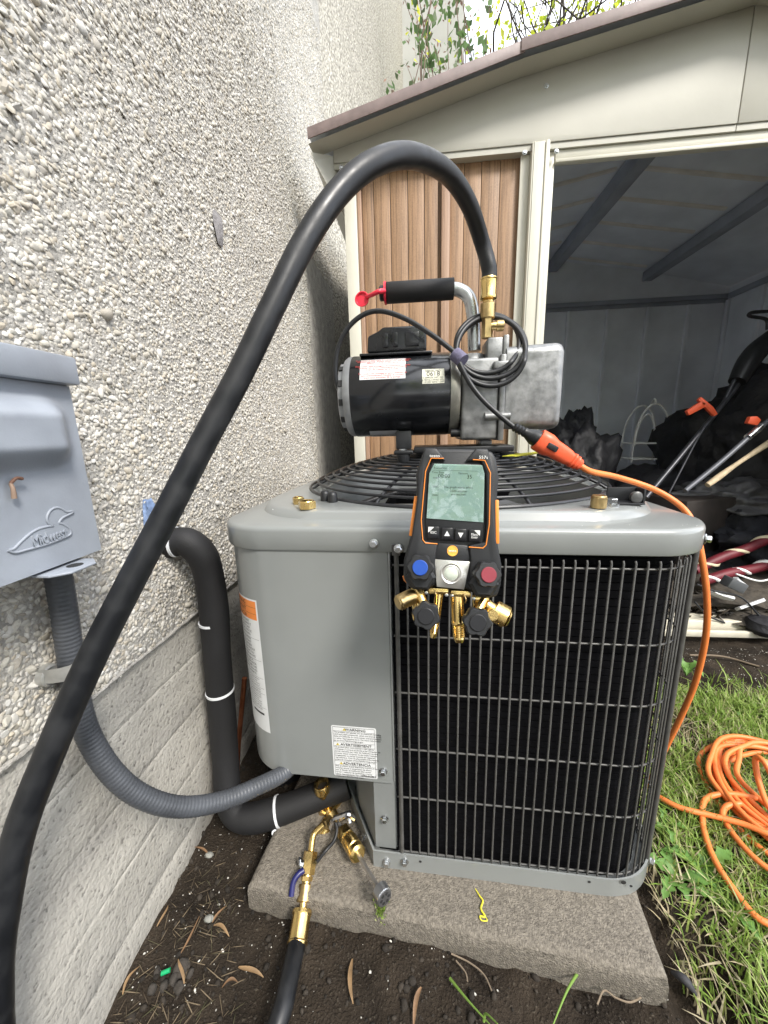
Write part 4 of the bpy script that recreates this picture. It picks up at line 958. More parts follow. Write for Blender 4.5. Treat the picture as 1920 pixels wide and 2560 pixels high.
# ------------------------------------------------------------------ vacuum pump on the fan guard
YP = .80
pump = thing('vacuum_pump', 'vacuum pump with black motor and cast aluminium oil case on the fan guard', 'pump', PY(985, 985, YP))
def PP(mb, name, mat, parent=None, **k): return part(mb, name, mat, pump, parent, **k)
ax0, ax1 = PY(769, 856, YP), PY(967, 856, YP); mc = (ax0+ax1)/2; mz = mc.z; mr = (PY(876, 767, YP).z-PY(876, 944, YP).z)/2*.985
X = lambda u: PY(u, 856, YP).x
mb = MB(); mb.lathe((X(769), YP, mz), (1, 0, 0), [(0, mr*.985), (.002, mr), (X(967)-X(769)-.002, mr), (X(967)-X(769), mr*.985)], 64); PP(mb, 'motor_shell', blackg, smooth=50)
mb = MB(); mb.lathe((X(769)-.0003, YP, mz), (-1, 0, 0), [(0, mr*.99), (.008, mr*.985), (.014, mr*.93), (.0145, mr*.85), (.024, mr*.83), (.026, mr*.78), (.026, .0)], 64); endc = PP(mb, 'end_cap', greycap, smooth=40)
for k in range(12):
    a = k*math.pi/6+.2; mb = MB(); mb.box((X(769)-.019, YP+mr*.835*math.cos(a), mz+mr*.835*math.sin(a)), (.009, .012, .006), Matrix.Rotation(a, 3, 'X')@Matrix.Rotation(math.pi/2, 3, 'X')); PP(mb, 'vent_slot', ink, endc, smooth=0)
mb = MB(); mb.lathe((X(967)+.0003, YP, mz), (1, 0, 0), [(0, mr*.99), (.010, mr*.98), (.018, mr*.93), (.0195, mr*.7)], 64); PP(mb, 'end_bell', M('bell_metal', (.30, .29, .25), .42, .5, var=.25, scale=30), smooth=40)
# capacitor cover
mb = MB(); a = PY(780, 768, YP-.02); b = PY(933, 768, YP-.02); mb.bb((a.x, YP-.045, a.z-.006), (b.x, YP+.035, a.z-.001)); PP(mb, 'cover_flange', blackg, bevel=.002)
c0, c1 = PY(796, 766, YP-.02), PY(921, 766, YP-.02); zt_ = PY(850, 711, YP-.02).z; zb_ = c0.z-.0008
poly = [(c0.x, zb_), (c1.x, zb_), (c1.x, zt_-.008), (c1.x-.014, zt_), (c0.x+.032, zt_), (c0.x+.022, zt_-.007), (c0.x+.002, zt_-.015)]
mb = MB(); mb.prism(poly, .07, o=(0, YP-.04, 0)); cov = PP(mb, 'capacitor_cover', blackg, bevel=.004, seg=3)
for k, (xx, w1) in enumerate(((.037, .010), (.055, .010), (.088, .026))):
    mb = MB(); mb.bb((c0.x+xx-w1/2, YP-.0435, zb_+.008), (c0.x+xx+w1/2, YP-.0403, zt_-.012)); PP(mb, 'cover_rib', blackg, cov, bevel=.0014)
# labels on the motor, wrapped on the cylinder
def mlabel(name, u0, u1, v0, v1, mat, off=.0006):
    mb = MB(); rows = []; x0, x1 = PY(u0, 800, YP-mr*.8).x, PY(u1, 800, YP-mr*.8).x
    def ang(v):     # height seen at this pixel -> angle on the front of the shell
        lo, hi = 0., math.pi*.98; best = min(np.linspace(-.2, 3.2, 300), key=lambda t: abs(proj(np.array([[(x0+x1)/2, YP-(mr)*math.sin(t), mz+mr*math.cos(t)]]))[0, 1]-v)); return best
    t0, t1 = ang(v0), ang(v1)
    for i in range(9):
        t = t0+(t1-t0)*i/8; rows.append([Vector((x, YP-(mr+off)*math.sin(t), mz+(mr+off)*math.cos(t))) for x in (x0, x1)])
    mb.loft(rows, False, False, False); return PP(mb, name, mat, smooth=60), x0, x1, t0, t1
def mtext(s, size, x, t, mat, par, off=.0009):
    nrm = Vector((0, -math.sin(t), math.cos(t))); up = Vector((0, math.cos(t), math.sin(t)))
    o = Vector((x, YP, mz))+nrm*(mr+off); m = facing(o-Vector(pump.location), (1, 0, 0), up); text(s, size, mat, par, m, ext=.0001)
l1, x0, x1, t0, t1 = mlabel('caution_label', 778, 876, 777, 819, whitep); l1['label'] = 'white label printed in red'
tx = ['This motor is thermally protected and may restart', 'without warning. Always disconnect the power', 'before working on this pump.', '', 'Este motor esta protegido termicamente y puede', 'arrancar sin aviso. Desconecte la corriente', 'antes de trabajar en la bomba.', '', 'Ce moteur est protege et peut redemarrer', 'sans avertissement. Couper le courant', 'avant tout entretien de la pompe.']
for i, s in enumerate(tx):
    if s: mtext(s, .0052, (x0+x1)/2, t0+(t1-t0)*(i+.8)/11.6, inkred, l1)
l2, x0, x1, t0, t1 = mlabel('serial_label', 912, 959, 797, 828, M('label_cream', (.70, .70, .58), .5, var=.08, scale=60)); l2['label'] = 'pale serial number label'
for s, sz, f in (('SERIAL NO.', .0058, .14), ('0618', .0125, .37), ('3 APPROX DIST. NO.', .0042, .62), ('6 METAL 5 PHAS. VOL.', .0042, .77), ('115/230V 60HZ 1/2HP', .0042, .91)): mtext(s, sz, (x0+x1)/2, t0+(t1-t0)*f, ink, l2)
l3, x0, x1, t0, t1 = mlabel('rating_plate', 790, 858, 930, 942, M('plate_grey', (.45, .46, .48), .4, var=.1)); 
for i in range(4): mtext(('UL  E47479', 'CLASS B', 'TYPE CX', 'HP 1/2')[i], .005, x0+(x1-x0)*(.15+.23*i), (t0+t1)/2, ink, l3)
# cast pump body
x0, x1 = X(990), X(1070); zt_, zb_ = PY(1030, 775, YP-.05).z, PY(1030, 950, YP-.05).z
mb = MB(); mb.bb((x0, YP-.062, zb_), (x1-.0055, YP+.062, zt_)); body = PP(mb, 'pump_body', alum, bevel=.006, seg=3)
mb = MB(); mb.bb((x1-.005, YP-.066, zb_-.002), (x1+.0055, YP+.066, zt_+.004)); PP(mb, 'body_flange', alum, bevel=.0025)
mb = MB(); mb.bb((X(1041), YP-.05, zt_-.012), (X(1071), YP+.02, PY(1060, 731, YP-.04).z)); mb.bb((X(1071)+.0003, YP-.052, zt_-.012), (X(1083), YP+.024, PY(1060, 727, YP-.04).z)); PP(mb, 'inlet_block', alum, bevel=.003)
mb = MB(); mb.lathe((X(1018), YP-.005, zt_-.02), (0, 0, 1), [(0, .030), (.020, .029), (.034, .022), (.036, .018)], 32); PP(mb, 'handle_boss', alum, smooth=40)
mb = MB(); c = PY(1040, 900, YP-.066); mb.cyl((X(1037), YP-.064, c.z), (X(1087), YP-.064, c.z), .0075); PP(mb, 'drain_boss', alum)
mb = MB(); c = PY(1030, 812, YP-.066); mb.bb((X(1050), YP-.072, c.z+.010), (X(1084), YP-.060, c.z+.024)); PP(mb, 'cast_lug', alum, bevel=.003)
for (u, v) in ((983, 935), (983, 905)):
    c = PY(u, v, YP-.03); mb = MB(); mb.cyl((c.x-.010, YP-.045, c.z), (c.x+.008, YP-.045, c.z), .008, n=12); PP(mb, 'body_bolt', black)
# oil case
x0, x1 = X(1078), PY(1211, 800, YP-.04).x; zt_, zb_ = PY(1150, 742, YP-.05).z, PY(1150, 928, YP-.05).z
mb = MB(); rings = []
for x, ins in ((x0, .004), (x0+.05, .001), (x1-.014, 0), (x1-.006, .002), (x1-.0015, .006), (x1, .012)):
    cz, hh_ = (zt_+zb_)/2, (zt_-zb_)/2
    rings.append([Vector((x, p.x, p.y)) for p in rrect(.062-ins, hh_-ins, .016-ins*.5, 6, 0, (YP-.002, cz))])
rings = [[Vector((p.x, p.y, p.z)) for p in r] for r in rings]
mb = MB(); 
def yzring(x, hy, hz_, r, cy, cz): return [Vector((x, p.x, p.y)) for p in rrect(hy, hz_, r, 6, 0, (cy, cz))]
cz, hh_ = (zt_+zb_)/2, (zt_-zb_)/2
mb.loft([yzring(x, .062-i_, hh_-i_, .018-i_*.4, YP, cz) for x, i_ in ((x0, .003), (x0+.05, .001), (x1-.014, 0), (x1-.006, .002), (x1-.0015, .006), (x1, .013))])
oil = PP(mb, 'oil_case', alum, smooth=50)
mb = MB(); mb.lathe((x1-.001, YP-.02, cz+.025), (1, 0, 0), [(0, .016), (.003, .016), (.004, .012), (.0035, .011)], 24); PP(mb, 'sight_glass', zinc, oil)
mb = MB(); mb.lathe((X(1165), YP+.01, zt_-.001), (0, 0, 1), [(0, .016), (.004, .016), (.005, .014), (.008, .014)], 24); PP(mb, 'oil_cap', black, oil)
# feet and base
c = PY(872, 960, YP-.05); mb = MB(); bz = PY(872, 985, YP-.05).z
mb.bb((X(853), YP-.07, bz+.004), (X(893), YP-.02, bz+.012)); mb.bb((X(856), YP-.045, bz+.0125), (X(889), YP-.035, bz+.05)); PP(mb, 'mounting_foot', black, bevel=.003)
mb = MB(); mb.bb((X(893)+.0004, YP-.055, bz+.005), (X(1102), YP+.06, bz+.017)); PP(mb, 'base_plate', black, bevel=.003)
for (u, yy_) in ((872, -.058), (872, .055), (1088, -.05), (1088, .055)):
    mb = MB(); mb.lathe((X(u), YP+yy_, bz-.012), (0, 0, 1), [(0, .011), (.014, .014), (.0158, .014)], 16); PP(mb, 'rubber_foot', black)
mb = MB(); mb.bb((X(1035), YP-.03, bz+.0174), (X(1060), YP+.03, PY(1030, 950, YP-.05).z-.001)); PP(mb, 'body_stand', alum, bevel=.002)
mb = MB(); cc = PY(873, 975, YP-.07); mb.lathe((X(872), YP-.058, bz+.0122), (0, 0, 1), [(0, .008), (.002, .008), (.0025, .004)], 6); PP(mb, 'foot_bolt', zinc)
# handle: tube and foam grip
g0, g1 = PY(835, 624, YP), PY(980, 624, YP); gz_ = g1.z
hb = Vector((X(1018)+.003, YP-.005, zt_+.0))
mb = MB(); mb.tube([Vector((g0.x-.008, YP, gz_)), Vector((g0.x+.05, YP, gz_)), Vector((g1.x-.01, YP, gz_)), Vector((g1.x+.013, YP, gz_-.004)), Vector((g1.x+.029, YP-.002, gz_-.018)), Vector((g1.x+.036, YP-.004, gz_-.042)), Vector((hb.x-.002, YP-.005, gz_-.075)), hb], .0125, 18, sub=8); hnd = PP(mb, 'handle', M('galvanised', (.50, .52, .53), .32, .9, var=.2, scale=50, rvar=.1), smooth=60)
mb = MB(); mb.lathe((g0.x, YP, gz_), (1, 0, 0), [(0, .0185), (.0008, .0192), (g1.x-g0.x-.0008, .0192), (g1.x-g0.x, .0185)], 32); PP(mb, 'foam_grip', foam, hnd, smooth=50)
mb = MB(); mb.lathe((g0.x-.014, YP, gz_), (1, 0, 0), [(0, .012), (.002, .014), (.0135, .014)], 20); PP(mb, 'end_plug', black, hnd)
# red tethered cap hanging on the handle
rc = thing('red_cap', 'bright red rubber tether cap hooked on the pump handle', 'cap', g0); 
mb = MB(); mb.lathe((g0.x-.0045, YP, gz_), (1, 0, 0), [(0, .0205), (.004, .0205)], 28); part(mb, 'ring', red, rc, smooth=40)
cc = PY(783, 647, YP-.01); mb = MB(); mb.tube([Vector((g0.x-.003, YP-.018, gz_-.002)), PY(818, 630, YP-.028), PY(803, 637, YP-.022), cc+Vector((.008, 0, .004))], lambda s: .0048-.001*s, 10); part(mb, 'strap', red, rc, smooth=60)
mb = MB(); mb.lathe(cc+Vector((0, .004, 0)), Vector((-.15, -1, .1)), [(0, .0125), (.006, .0145), (.0065, .0125), (.003, .0105), (.003, 0)], 28); part(mb, 'cup', red, rc, smooth=40)
# power cord: up from the motor, looped and tied, then down to the plug
cw = MB(); r_ = .0046
Z = lambda zx, zy, y: PY(674+zx*.3646, 553+zy*.3646, y)
cw.tube([Z(215, 905, YP-.04), Z(180, 840, YP-.055), Z(140, 720, YP-.06), Z(150, 560, YP-.06), Z(210, 430, YP-.06), Z(310, 345, YP-.06), Z(420, 328, YP-.06), Z(560, 375, YP-.065), Z(700, 460, YP-.075), Z(820, 550, YP-.085), Z(880, 605, YP-.09)], r_, 12, sub=8)
cord = PP(cw, 'power_cord', black, smooth=60)
def loopc(cx, cy, rx_, ry_, y, tilt, ph):
    out = []
    for i in range(33):
        a = 2*math.pi*i/32+ph; ex = rx_*math.cos(a); ey = ry_*math.sin(a); t = rad(tilt)
        px, py = cx+ex*math.cos(t)-ey*math.sin(t), cy+ex*math.sin(t)+ey*math.cos(t)
        behind = .0 if px > 900 or py > 420 else .0
        yy_ = YP-.077 if py > 600 else (YP-.06+.045*(600-py)/250)
        out.append(Z(px, py, yy_+y))
    return out
for k, (cx, cy, a_, b_, tl) in enumerate(((1040, 520, 190, 172, -20), (1062, 545, 205, 180, -12), (1060, 565, 205, 205, 0))):
    cw = MB(); cw.tube(loopc(cx, cy, a_, b_, -.004*k, tl, 2.2), r_, 12, sub=2, cap=False); PP(cw, 'cord_loop', black, cord, smooth=60)
cw = MB(); cw.tube([Z(855, 590, YP-.095), Z(890, 670, YP-.098), Z(940, 760, YP-.10), Z(1010, 850, YP-.105), Z(1100, 935, YP-.11), Z(1185, 1005, YP-.115), Z(1215, 1025, YP-.117)], r_, 12); PP(cw, 'cord_tail', black, cord, smooth=60)
mb = MB(); c = Z(872, 602, YP-.09); d = (Z(915, 640, YP-.1)-Z(840, 575, YP-.085)).normalized(); mb.tube([c-d*.011, c+d*.011], .0125, 16, sub=4); PP(mb, 'cord_strap', M('velcro_violet', (.13, .12, .19), .8, var=.15, scale=200, bump=.3), cord, smooth=50)
# plug
a, b = Z(1195, 1010, YP-.115), Z(1375, 1105, YP-.125); d = (b-a).normalized()
mb = MB(); ln = (b-a).length; mb.lathe(a, d, [(0, .006)]+[(ln*.05*k, .0085 if k % 2 else .0068) for k in range(1, 8)]+[(ln*.42, .008), (ln*.62, .0135), (ln*.9, .015), (ln, .015)], 20); PP(mb, 'plug', black, cord, smooth=35)
# inlet fitting: tee with side cap
t0_ = PY(1052, 726, YP-.03); 
mb = MB(); mb.lathe((t0_.x, YP-.03, t0_.z-.004), (0, 0, 1), [(0, .0105), (.034, .0105)], 6); mb.cyl((t0_.x, YP-.03, t0_.z+.017), (t0_.x+.022, YP-.03, t0_.z+.017), .0075); tee = PP(mb, 'inlet_tee', brass2)
mb = MB(); mb.knurl((t0_.x+.0165, YP-.03, t0_.z+.017), (t0_.x+.030, YP-.03, t0_.z+.017), .0095, 30, .0004); PP(mb, 'tee_cap', brass2, tee, smooth=30)

# ------------------------------------------------------------------ big vacuum hose
hose = thing('vacuum_hose', 'thick black vacuum hose arching from the pump and looping to the ground', 'hose', PD(20, 1950, .36))
HR = .0137
end = Vector((t0_.x, YP-.03, PY(1052, 607, YP-.03).z))
hp = [end+Vector((0, 0, -.006)), end+Vector((0, .0, .02)), PD(1040, 520, .66), PD(1012, 440, .60), PD(965, 373, .54), PD(890, 337, .475), PD(810, 352, .44), PD(735, 412, .425), PD(660, 520, .415), PD(590, 660, .41), PD(520, 805, .408), PD(440, 955, .405), PD(360, 1110, .398),
      PD(280, 1262, .388), PD(195, 1430, .378), PD(115, 1610, .370), PD(45, 1790, .362), PD(8, 1960, .357), PD(-10, 2130, .36), PD(10, 2330, .38), PD(120, 2560, .42), PD(300, 2640, .45), PD(480, 2540, .47), PD(570, 2330, .487), PD(607, 2190, .51), PD(626, 2110, .545), PD(643, 2030, .592)]
hp = [Vector((p.x, p.y, max(p.z, .022))) for p in hp]
mb = MB(); mb.tube(hp, HR, 28, sub=12); part(mb, 'hose_body', rubber, hose, smooth=60)
e0 = end
mb = MB(); mb.lathe((e0.x, e0.y, e0.z+.004), (0, 0, -1), [(0, .0152), (.002, .0158), (.004, .0145), (.028, .0142), (.031, .0155), (.035, .0155), (.038, .0095), (.041, .009)], 28); part(mb, 'hose_ferrule', brass, hose, smooth=30)
mb = MB(); z2 = t0_.z+.030; mb.cyl((e0.x, e0.y, e0.z-.036), (e0.x, e0.y, z2+.02), .0065); part(mb, 'hose_stem', brass, hose)
mb = MB(); mb.knurl((e0.x, e0.y, z2), (e0.x, e0.y, z2+.027), .0128, 30, .0007); part(mb, 'hose_nut', brass2, hose, smooth=30)
# lower end: ferrule, nut, ball valve, bent stem
A = PD(643, 2033, .590); Bq = PD(655, 1955, .625); C = PD(660, 1905, .645); Dq = PD(666, 1835, .675); Eq = PD(676, 1808, .685); Gq = PD(697, 1785, .692); ln = (Bq-A).length; d = (Bq-A)
mb = MB(); mb.lathe(A-d.normalized()*.004, d, [(0, .0160), (.003, .0165), (.005, .0150), (ln*.78, .0150), (ln*.84, .0164), (ln*.95, .0158), (ln, .008)], 28); part(mb, 'hose_ferrule', brass, hose, smooth=30)
d2 = (Dq-Bq).normalized(); mb = MB(); mb.cyl(Bq-d2*.005, Bq+d2*.025, .0062); part(mb, 'hose_stem', brass, hose)
mb = MB(); p0 = PD(656, 1950, .628); p1 = PD(661, 1910, .645); mb.knurl(p0, p1, .0118, 30, .0007); part(mb, 'hose_nut', brass2, hose, smooth=30)
bv = thing('ball_valve', 'brass ball valve with blue lever joined to the lower end of the hose', 'valve', p1)
q0, q1 = PD(661, 1909, .645), PD(672, 1838, .674); dd = (q1-q0); L_ = dd.length
mb = MB(); mb.lathe(q0, dd, [(0, .0075), (L_*.08, .0075)], 16); mb.lathe(q0+dd*.08, dd, [(0, .0105), (L_*.14, .0105)], 6); mb.lathe(q0+dd*.22, dd, [(0, .008), (L_*.05, .008)], 16); mb.lathe(q0+dd*.27, dd, [(0, .0118), (L_*.02, .0125), (L_*.68, .0125), (L_*.72, .0115)], 6); part(mb, 'valve_body', brass, bv, smooth=30)
mb = MB(); mb.tube([q1-dd*.02, Eq, PD(683, 1796, .69), PD(700, 1780, .694)], .0055, 14); part(mb, 'bent_stem', brass, bv, smooth=60)
mb = MB(); s0 = q0+dd*.62+Vector((-.013, -.002, 0)); mb.lathe(s0+Vector((.004, 0, 0)), (-1, -.2, 0), [(0, .006), (.006, .006)], 6); mb.tube([s0+Vector((-.003, 0, .012)), s0+Vector((-.004, 0, 0)), PD(655, 1882, .65)], .0028, 8); part(mb, 'lever_plate', zinc, bv, smooth=60)
mb = MB(); mb.tube([PD(656, 1880, .650), PD(645, 1888, .645), PD(634, 1905, .638), PD(629, 1936, .628)], .0048, 12); part(mb, 'lever_sleeve', M('lever_blue', (.012, .014, .10), .35), bv, smooth=60)
mb = MB(); c = q0+dd*.6+Vector((.013, 0, .004)); mb.tube([c, PD(703, 1838, .68), PD(722, 1815, .69), PD(728, 1790, .70), PD(722, 1770, .705)], .0032, 10); part(mb, 'tether', black, bv, smooth=60)

# ------------------------------------------------------------------ service valves at the unit
sv = thing('service_valve', 'brass service valve with clipped sensor under the grey panel', 'valve', PY(705, 1745, .60))
def SV(mb, name, mat, **k): return part(mb, name, mat, sv, **k)
a, b = PY(707, 1752, .60), PY(694, 1692, .60)
mb = MB(); d = b-a; L_ = d.length; mb.lathe(a, d, [(0, .009), (L_*.3, .014), (L_*.72, .0145), (L_*.76, .0165), (L_*.95, .0165), (L_, .015), (L_*.97, .011), (L_*.7, .010)], 24); SV(mb, 'valve_cap', brass, smooth=35)
mb = MB(); mb.lathe(PY(700, 1752, .605), (.3, -.2, .9), [(0, .016), (.02, .016)], 6); SV(mb, 'valve_body', brass2)
mb = MB(); a, b = PY(712, 1750, .60), PY(742, 1716, .64); mb.cyl(a, b, .010); SV(mb, 'stub_pipe', brass, smooth=40)
mb = MB(); a, b = PY(738, 1722, .632), PY(775, 1690, .70); mb.cyl(a, b, .0095); SV(mb, 'copper_stub', copper)
mb = MB(); a, b = PY(708, 1748, .595), PY(727, 1783, .575); d = b-a; L_ = d.length; mb.lathe(a, d, [(0, .007), (L_*.2, .007), (L_*.3, .014), (L_*.72, .014), (L_*.75, .0125), (L_*.8, .014), (L_, .0135)], 24); SV(mb, 'valve_port', brass, smooth=30)
mb = MB(); a, b = PY(712, 1776, .575), PY(690, 1806, .56); mb.knurl(a, b, .013, 36, .0006); SV(mb, 'knurled_nut', brass, smooth=30)
mb = MB(); a = PY(708, 1778, .57); mb.lathe(a, (.7, -.2, .5), [(0, .0125), (.008, .0125)], 6); SV(mb, 'hex_nut', brass2)
# spring clip (temperature sensor) beside the valve
cl = thing('sensor_clip', 'black and chrome spring clip gripped on the brass valve', 'clip', PY(735, 1775, .55))
p = [PY(716, 1786, .56), PY(722, 1772, .553), PY(740, 1765, .55), PY(752, 1760, .55), PY(766, 1768, .55)]
mb = MB(); mb.tube(p, lambda s: .0065-.002*s, 8); part(mb, 'upper_jaw', chrome, cl, smooth=30)
mb = MB(); mb.tube([PY(712, 1782, .563), PY(722, 1768, .558), PY(742, 1760, .556), PY(756, 1755, .556)], .0042, 8); part(mb, 'lower_jaw', black, cl, smooth=60)
mb = MB(); mb.cyl(PY(756, 1776, .548), PY(753, 1754, .556), .005); part(mb, 'pivot', chrome, cl)
mb = MB(); mb.box(PY(740, 1790, .558), (.006, .004, .035), Matrix.Rotation(rad(-30), 3, 'Y')); part(mb, 'arm', M('arm_grey', (.1, .1, .1), .4), cl, bevel=.0008)
# valve core tool with long stem, resting over the pad
ct = thing('core_tool', 'brass valve core tool with a long steel stem and knurled knob above the pad', 'tool', PY(758, 1812, .53))
a, b = PY(742, 1795, .55), PY(775, 1848, .50); d = b-a; L_ = d.length
mb = MB(); mb.lathe(a, d, [(0, .0135), (L_*.02, .0145), (L_*.3, .0145), (L_*.32, .012)], 6); mb.lathe(a+d*.32, d, [(0, .011), (L_*.06, .011), (L_*.1, .0145), (L_*.42, .0145), (L_*.44, .013), (L_*.48, .0148), (L_*.62, .0148), (L_*.68, .011)], 28); part(mb, 'tool_body', brass, ct, smooth=30)
c, e = PY(773, 1845, .502), PY(822, 1925, .445)
mb = MB(); mb.cyl(c, e, .0034, n=12); part(mb, 'stem', M('stem_steel', (.35, .33, .31), .4, .8), ct)
d = (e-c).normalized(); mb = MB(); mb.knurl(e-d*.003, e+d*.012, .0135, 40, .0007); mb.lathe(e+d*.0122, d, [(0, .012), (.001, .0118)], 28); kb = part(mb, 'knob', M('knob_steel', (.42, .42, .43), .3, .9), ct, smooth=30)
R = frame(d)
for k in range(6):
    an = k*math.pi/3; mb = MB(); mb.lathe(e+d*.0133+R@Vector((.0068*math.cos(an), .0068*math.sin(an), 0)), d, [(0, .0026), (.0003, .0026)], 10); part(mb, 'knob_hole', ink, ct, parent=kb)

# ------------------------------------------------------------------ insulated line
ins = thing('insulated_pipe', 'black foam insulated refrigerant pipe from the wall down to the unit', 'pipe', (-.40, .60, 0))
IR = .0265
ip = [Vector((WX-.02, .602, .628)), Vector((WX+.010, .603, .635)), Vector((-.422, .606, .634)), Vector((-.403, .612, .612)), Vector((-.396, .617, .575)), Vector((-.396, .62, .50)), Vector((-.402, .62, .40)), Vector((-.408, .62, .28)), Vector((-.408, .61, .17)), Vector((-.402, .593, .10)), Vector((-.380, .575, .066)), Vector((-.345, .570, .060)), Vector((-.28, .585, .070)), Vector((-.20, .61, .088)), Vector((-.155, .625, .098))]
def irad(s): return IR*(1+.05*math.sin(s*40)*.4+.04*noise.noise(Vector((s*14, 0, 0))))
mb = MB(); mb.tube(ip, irad, 26, sub=12); part(mb, 'insulation', foam, ins, smooth=60)
def tie(P, d, r, nm='cable_tie'):
    mb = MB(); mb.lathe(Vector(P)-Vector(d).normalized()*.0024, d, [(0, r), (.0, r+.0012), (.0048, r+.0012), (.0048, r)], 28); return part(mb, nm, ziptie, ins, smooth=40)
tie((-.4, .62, .47), (-.02, 0, 1), IR*.985); tie((-.4065, .62, .315), (-.02, 0, 1), IR*.99); tie(Vector((WX+.012, .603, .635)), (1, .1, 0), IR*1.0)
mb = MB(); a, b = Vector((-.262, .590, .074)), Vector((-.258, .59, .074)); tdir = Vector((.9, .25, .12)); sp_ = spline(ip, 12); ki = min(range(len(sp_)-1), key=lambda i: abs(proj(np.array([sp_[i][:]]))[0, 0]-602)+(0 if sp_[i].z < .15 else 999)); tdir = sp_[ki+1]-sp_[ki]; tt = tie(sp_[ki], tdir, IR*1.03)
tl = sp_[ki]+Vector((.002, -IR*1.0, -IR*.75))
mb = MB(); mb.lathe(tl, Vector((.1, -1, .5)), [(0, .006), (.0018, .006), (.0018, .003), (0, .003)], 16); part(mb, 'tie_tag', ziptie, ins, smooth=40)
# liquid line (bare copper) behind it and foam filler at the wall hole
mb = MB(); mb.tube([Vector((-.385, .68, .30)), PY(513, 1650, .66), PY(525, 1700, .65), Vector((-.30, .66, .10))], .0055, 10); top1(mb, 'copper_pipe', copper, 'thin bare copper pipe in the shade behind the insulated pipe', 'pipe', smooth=60)
c = PX(322, 1140, WX); mb = blobby((WX+.004, c.y+.004, c.z), (.010, .02, .045), 4, .35, sub=3); top1(mb, 'foam_filler', M('filler_blue', (.16, .23, .38), .6, var=.35, scale=60, bump=.5), 'pale blue sealant foam around the pipe hole in the stucco', 'sealant', smooth=60)
# small orange-labelled container in the shade behind the pipe
tk = thing('paint_can', 'dark can with orange band standing behind the insulated pipe', 'can', (-.335, .72, .0))
mb = MB(); mb.lathe((-.335, .735, .0), (0, 0, 1), [(0, .045), (.27, .045), (.275, .042)], 28); part(mb, 'can', black, tk, smooth=40)
zc_ = PY(530, 1606, .70).z; mb = MB(); mb.lathe((-.335, .735, zc_-.01), (0, 0, 1), [(0, .0458), (.022, .0458)], 28); part(mb, 'band', M('band_orange', (.62, .20, .03), .5), tk, smooth=40)
mb = MB(); mb.lathe((-.335, .735, zc_-.055), (0, 0, 1), [(0, .0455), (.03, .0455)], 28); part(mb, 'paper_strip', M('paper_grey', (.5, .5, .5), .6, col2=(.02, .02, .02), scale=110, thr=(.5, .56)), tk, smooth=40)

# ------------------------------------------------------------------ grey disconnect box on the wall
DBX = -.372
db = thing('disconnect_box', 'blue-grey metal disconnect box with raised bird emblem on the wall', 'electrical box', (WX, .30, .69))
def DB(mb, name, mat=boxgrey, parent=None, **k): return part(mb, name, mat, db, parent, **k)
yf = .386; yn = .14; zt0 = .905; zbt = .692
mb = MB(); mb.bb((WX-.002, yn, zbt+.004), (DBX-.012, yf-.004, zt0-.004)); DB(mb, 'box_body', bevel=.002)
mb = MB(); mb.bb((WX-.001, yn-.004, .878), (DBX+.006, yf+.003, zt0+.002)); DB(mb, 'hood', bevel=.003)
# door with pressed bulge, as a height field on the front plane
ny2, nz2 = 60, 70; vs = []
bz0, bz1 = PX(100, 990, DBX).z, PX(100, 868, DBX).z
for j in range(nz2+1):
    z = zbt+(.8775-zbt)*j/nz2
    for i in range(ny2+1):
        y = yn+(yf-yn)*i/ny2
        # rounded-box bulge
        dz = max(bz0+.012-z, z-(bz1-.016), 0); dy = max(y-(yf-.040), yn+.040-y, 0); dist = math.hypot(dz*1.0, dy*.8); t = max(0, 1-dist/.026); h = .021*(t*t*(3-2*t))
        vs.append(Vector((DBX+h-.006, y, z)))
mb = MB(); mb.v = vs; mb.f = [[j*(ny2+1)+i, j*(ny2+1)+i+1, (j+1)*(ny2+1)+i+1, (j+1)*(ny2+1)+i] for j in range(nz2) for i in range(ny2)]
mb.add([(DBX-.006, yf, zbt), (DBX-.006, yf, .8775), (DBX-.03, yf, .8775), (DBX-.03, yf, zbt)], [(0, 1, 2, 3)]); mb.add([(DBX-.006, yf, zbt), (DBX-.006, yn, zbt), (DBX-.03, yn, zbt), (DBX-.03, yf, zbt)], [(0, 1, 2, 3)])
door = DB(mb, 'door', smooth=50)
mb = MB(); mb.bb((DBX-.05, yf-.002, .82), (DBX-.012, yf+.001, .875)); DB(mb, 'door_gap', ink, smooth=0)
# embossed bird emblem and name
def EM(zx, zy): return PX((zx/3.568)/S, (860+zy/3.568)/S, DBX-.0055)
bird = [(70, 1840), (130, 1862), (230, 1838), (420, 1785), (600, 1715), (630, 1680), (610, 1640), (560, 1608), (530, 1598), (525, 1590), (545, 1560), (575, 1540), (640, 1508), (640, 1492), (590, 1498), (555, 1475), (510, 1460), (460, 1475), (425, 1520), (418, 1570), (440, 1605), (470, 1622), (420, 1628), (340, 1650), (270, 1690), (200, 1750), (150, 1800), (120, 1828)]
pts_ = [EM(*b_) for b_ in bird]; mb = MB(); mb.tube(pts_+[pts_[0]], .0014, 8, sub=3); em = DB(mb, 'emblem', boxgrey, door, smooth=60)
mb = MB(); mb.add([p+Vector((.0004, 0, 0)) for p in pts_], [tuple(range(len(pts_)))]); DB(mb, 'emblem_field', boxgrey, em, smooth=0)
o1, o2 = EM(250, 1800), EM(610, 1690); xd = (o2-o1).normalized(); up_ = xd.cross(Vector((-1, 0, 0))); up_ = up_ if up_.z > 0 else -up_
mid = (EM(250, 1770)+EM(610, 1680))/2
text('Midwest', .0165, boxgrey, em, facing(mid-Vector(db.location)+Vector((.0008, 0, 0)), xd, up_), ext=.0010, xs=(o2-o1).length/.066)
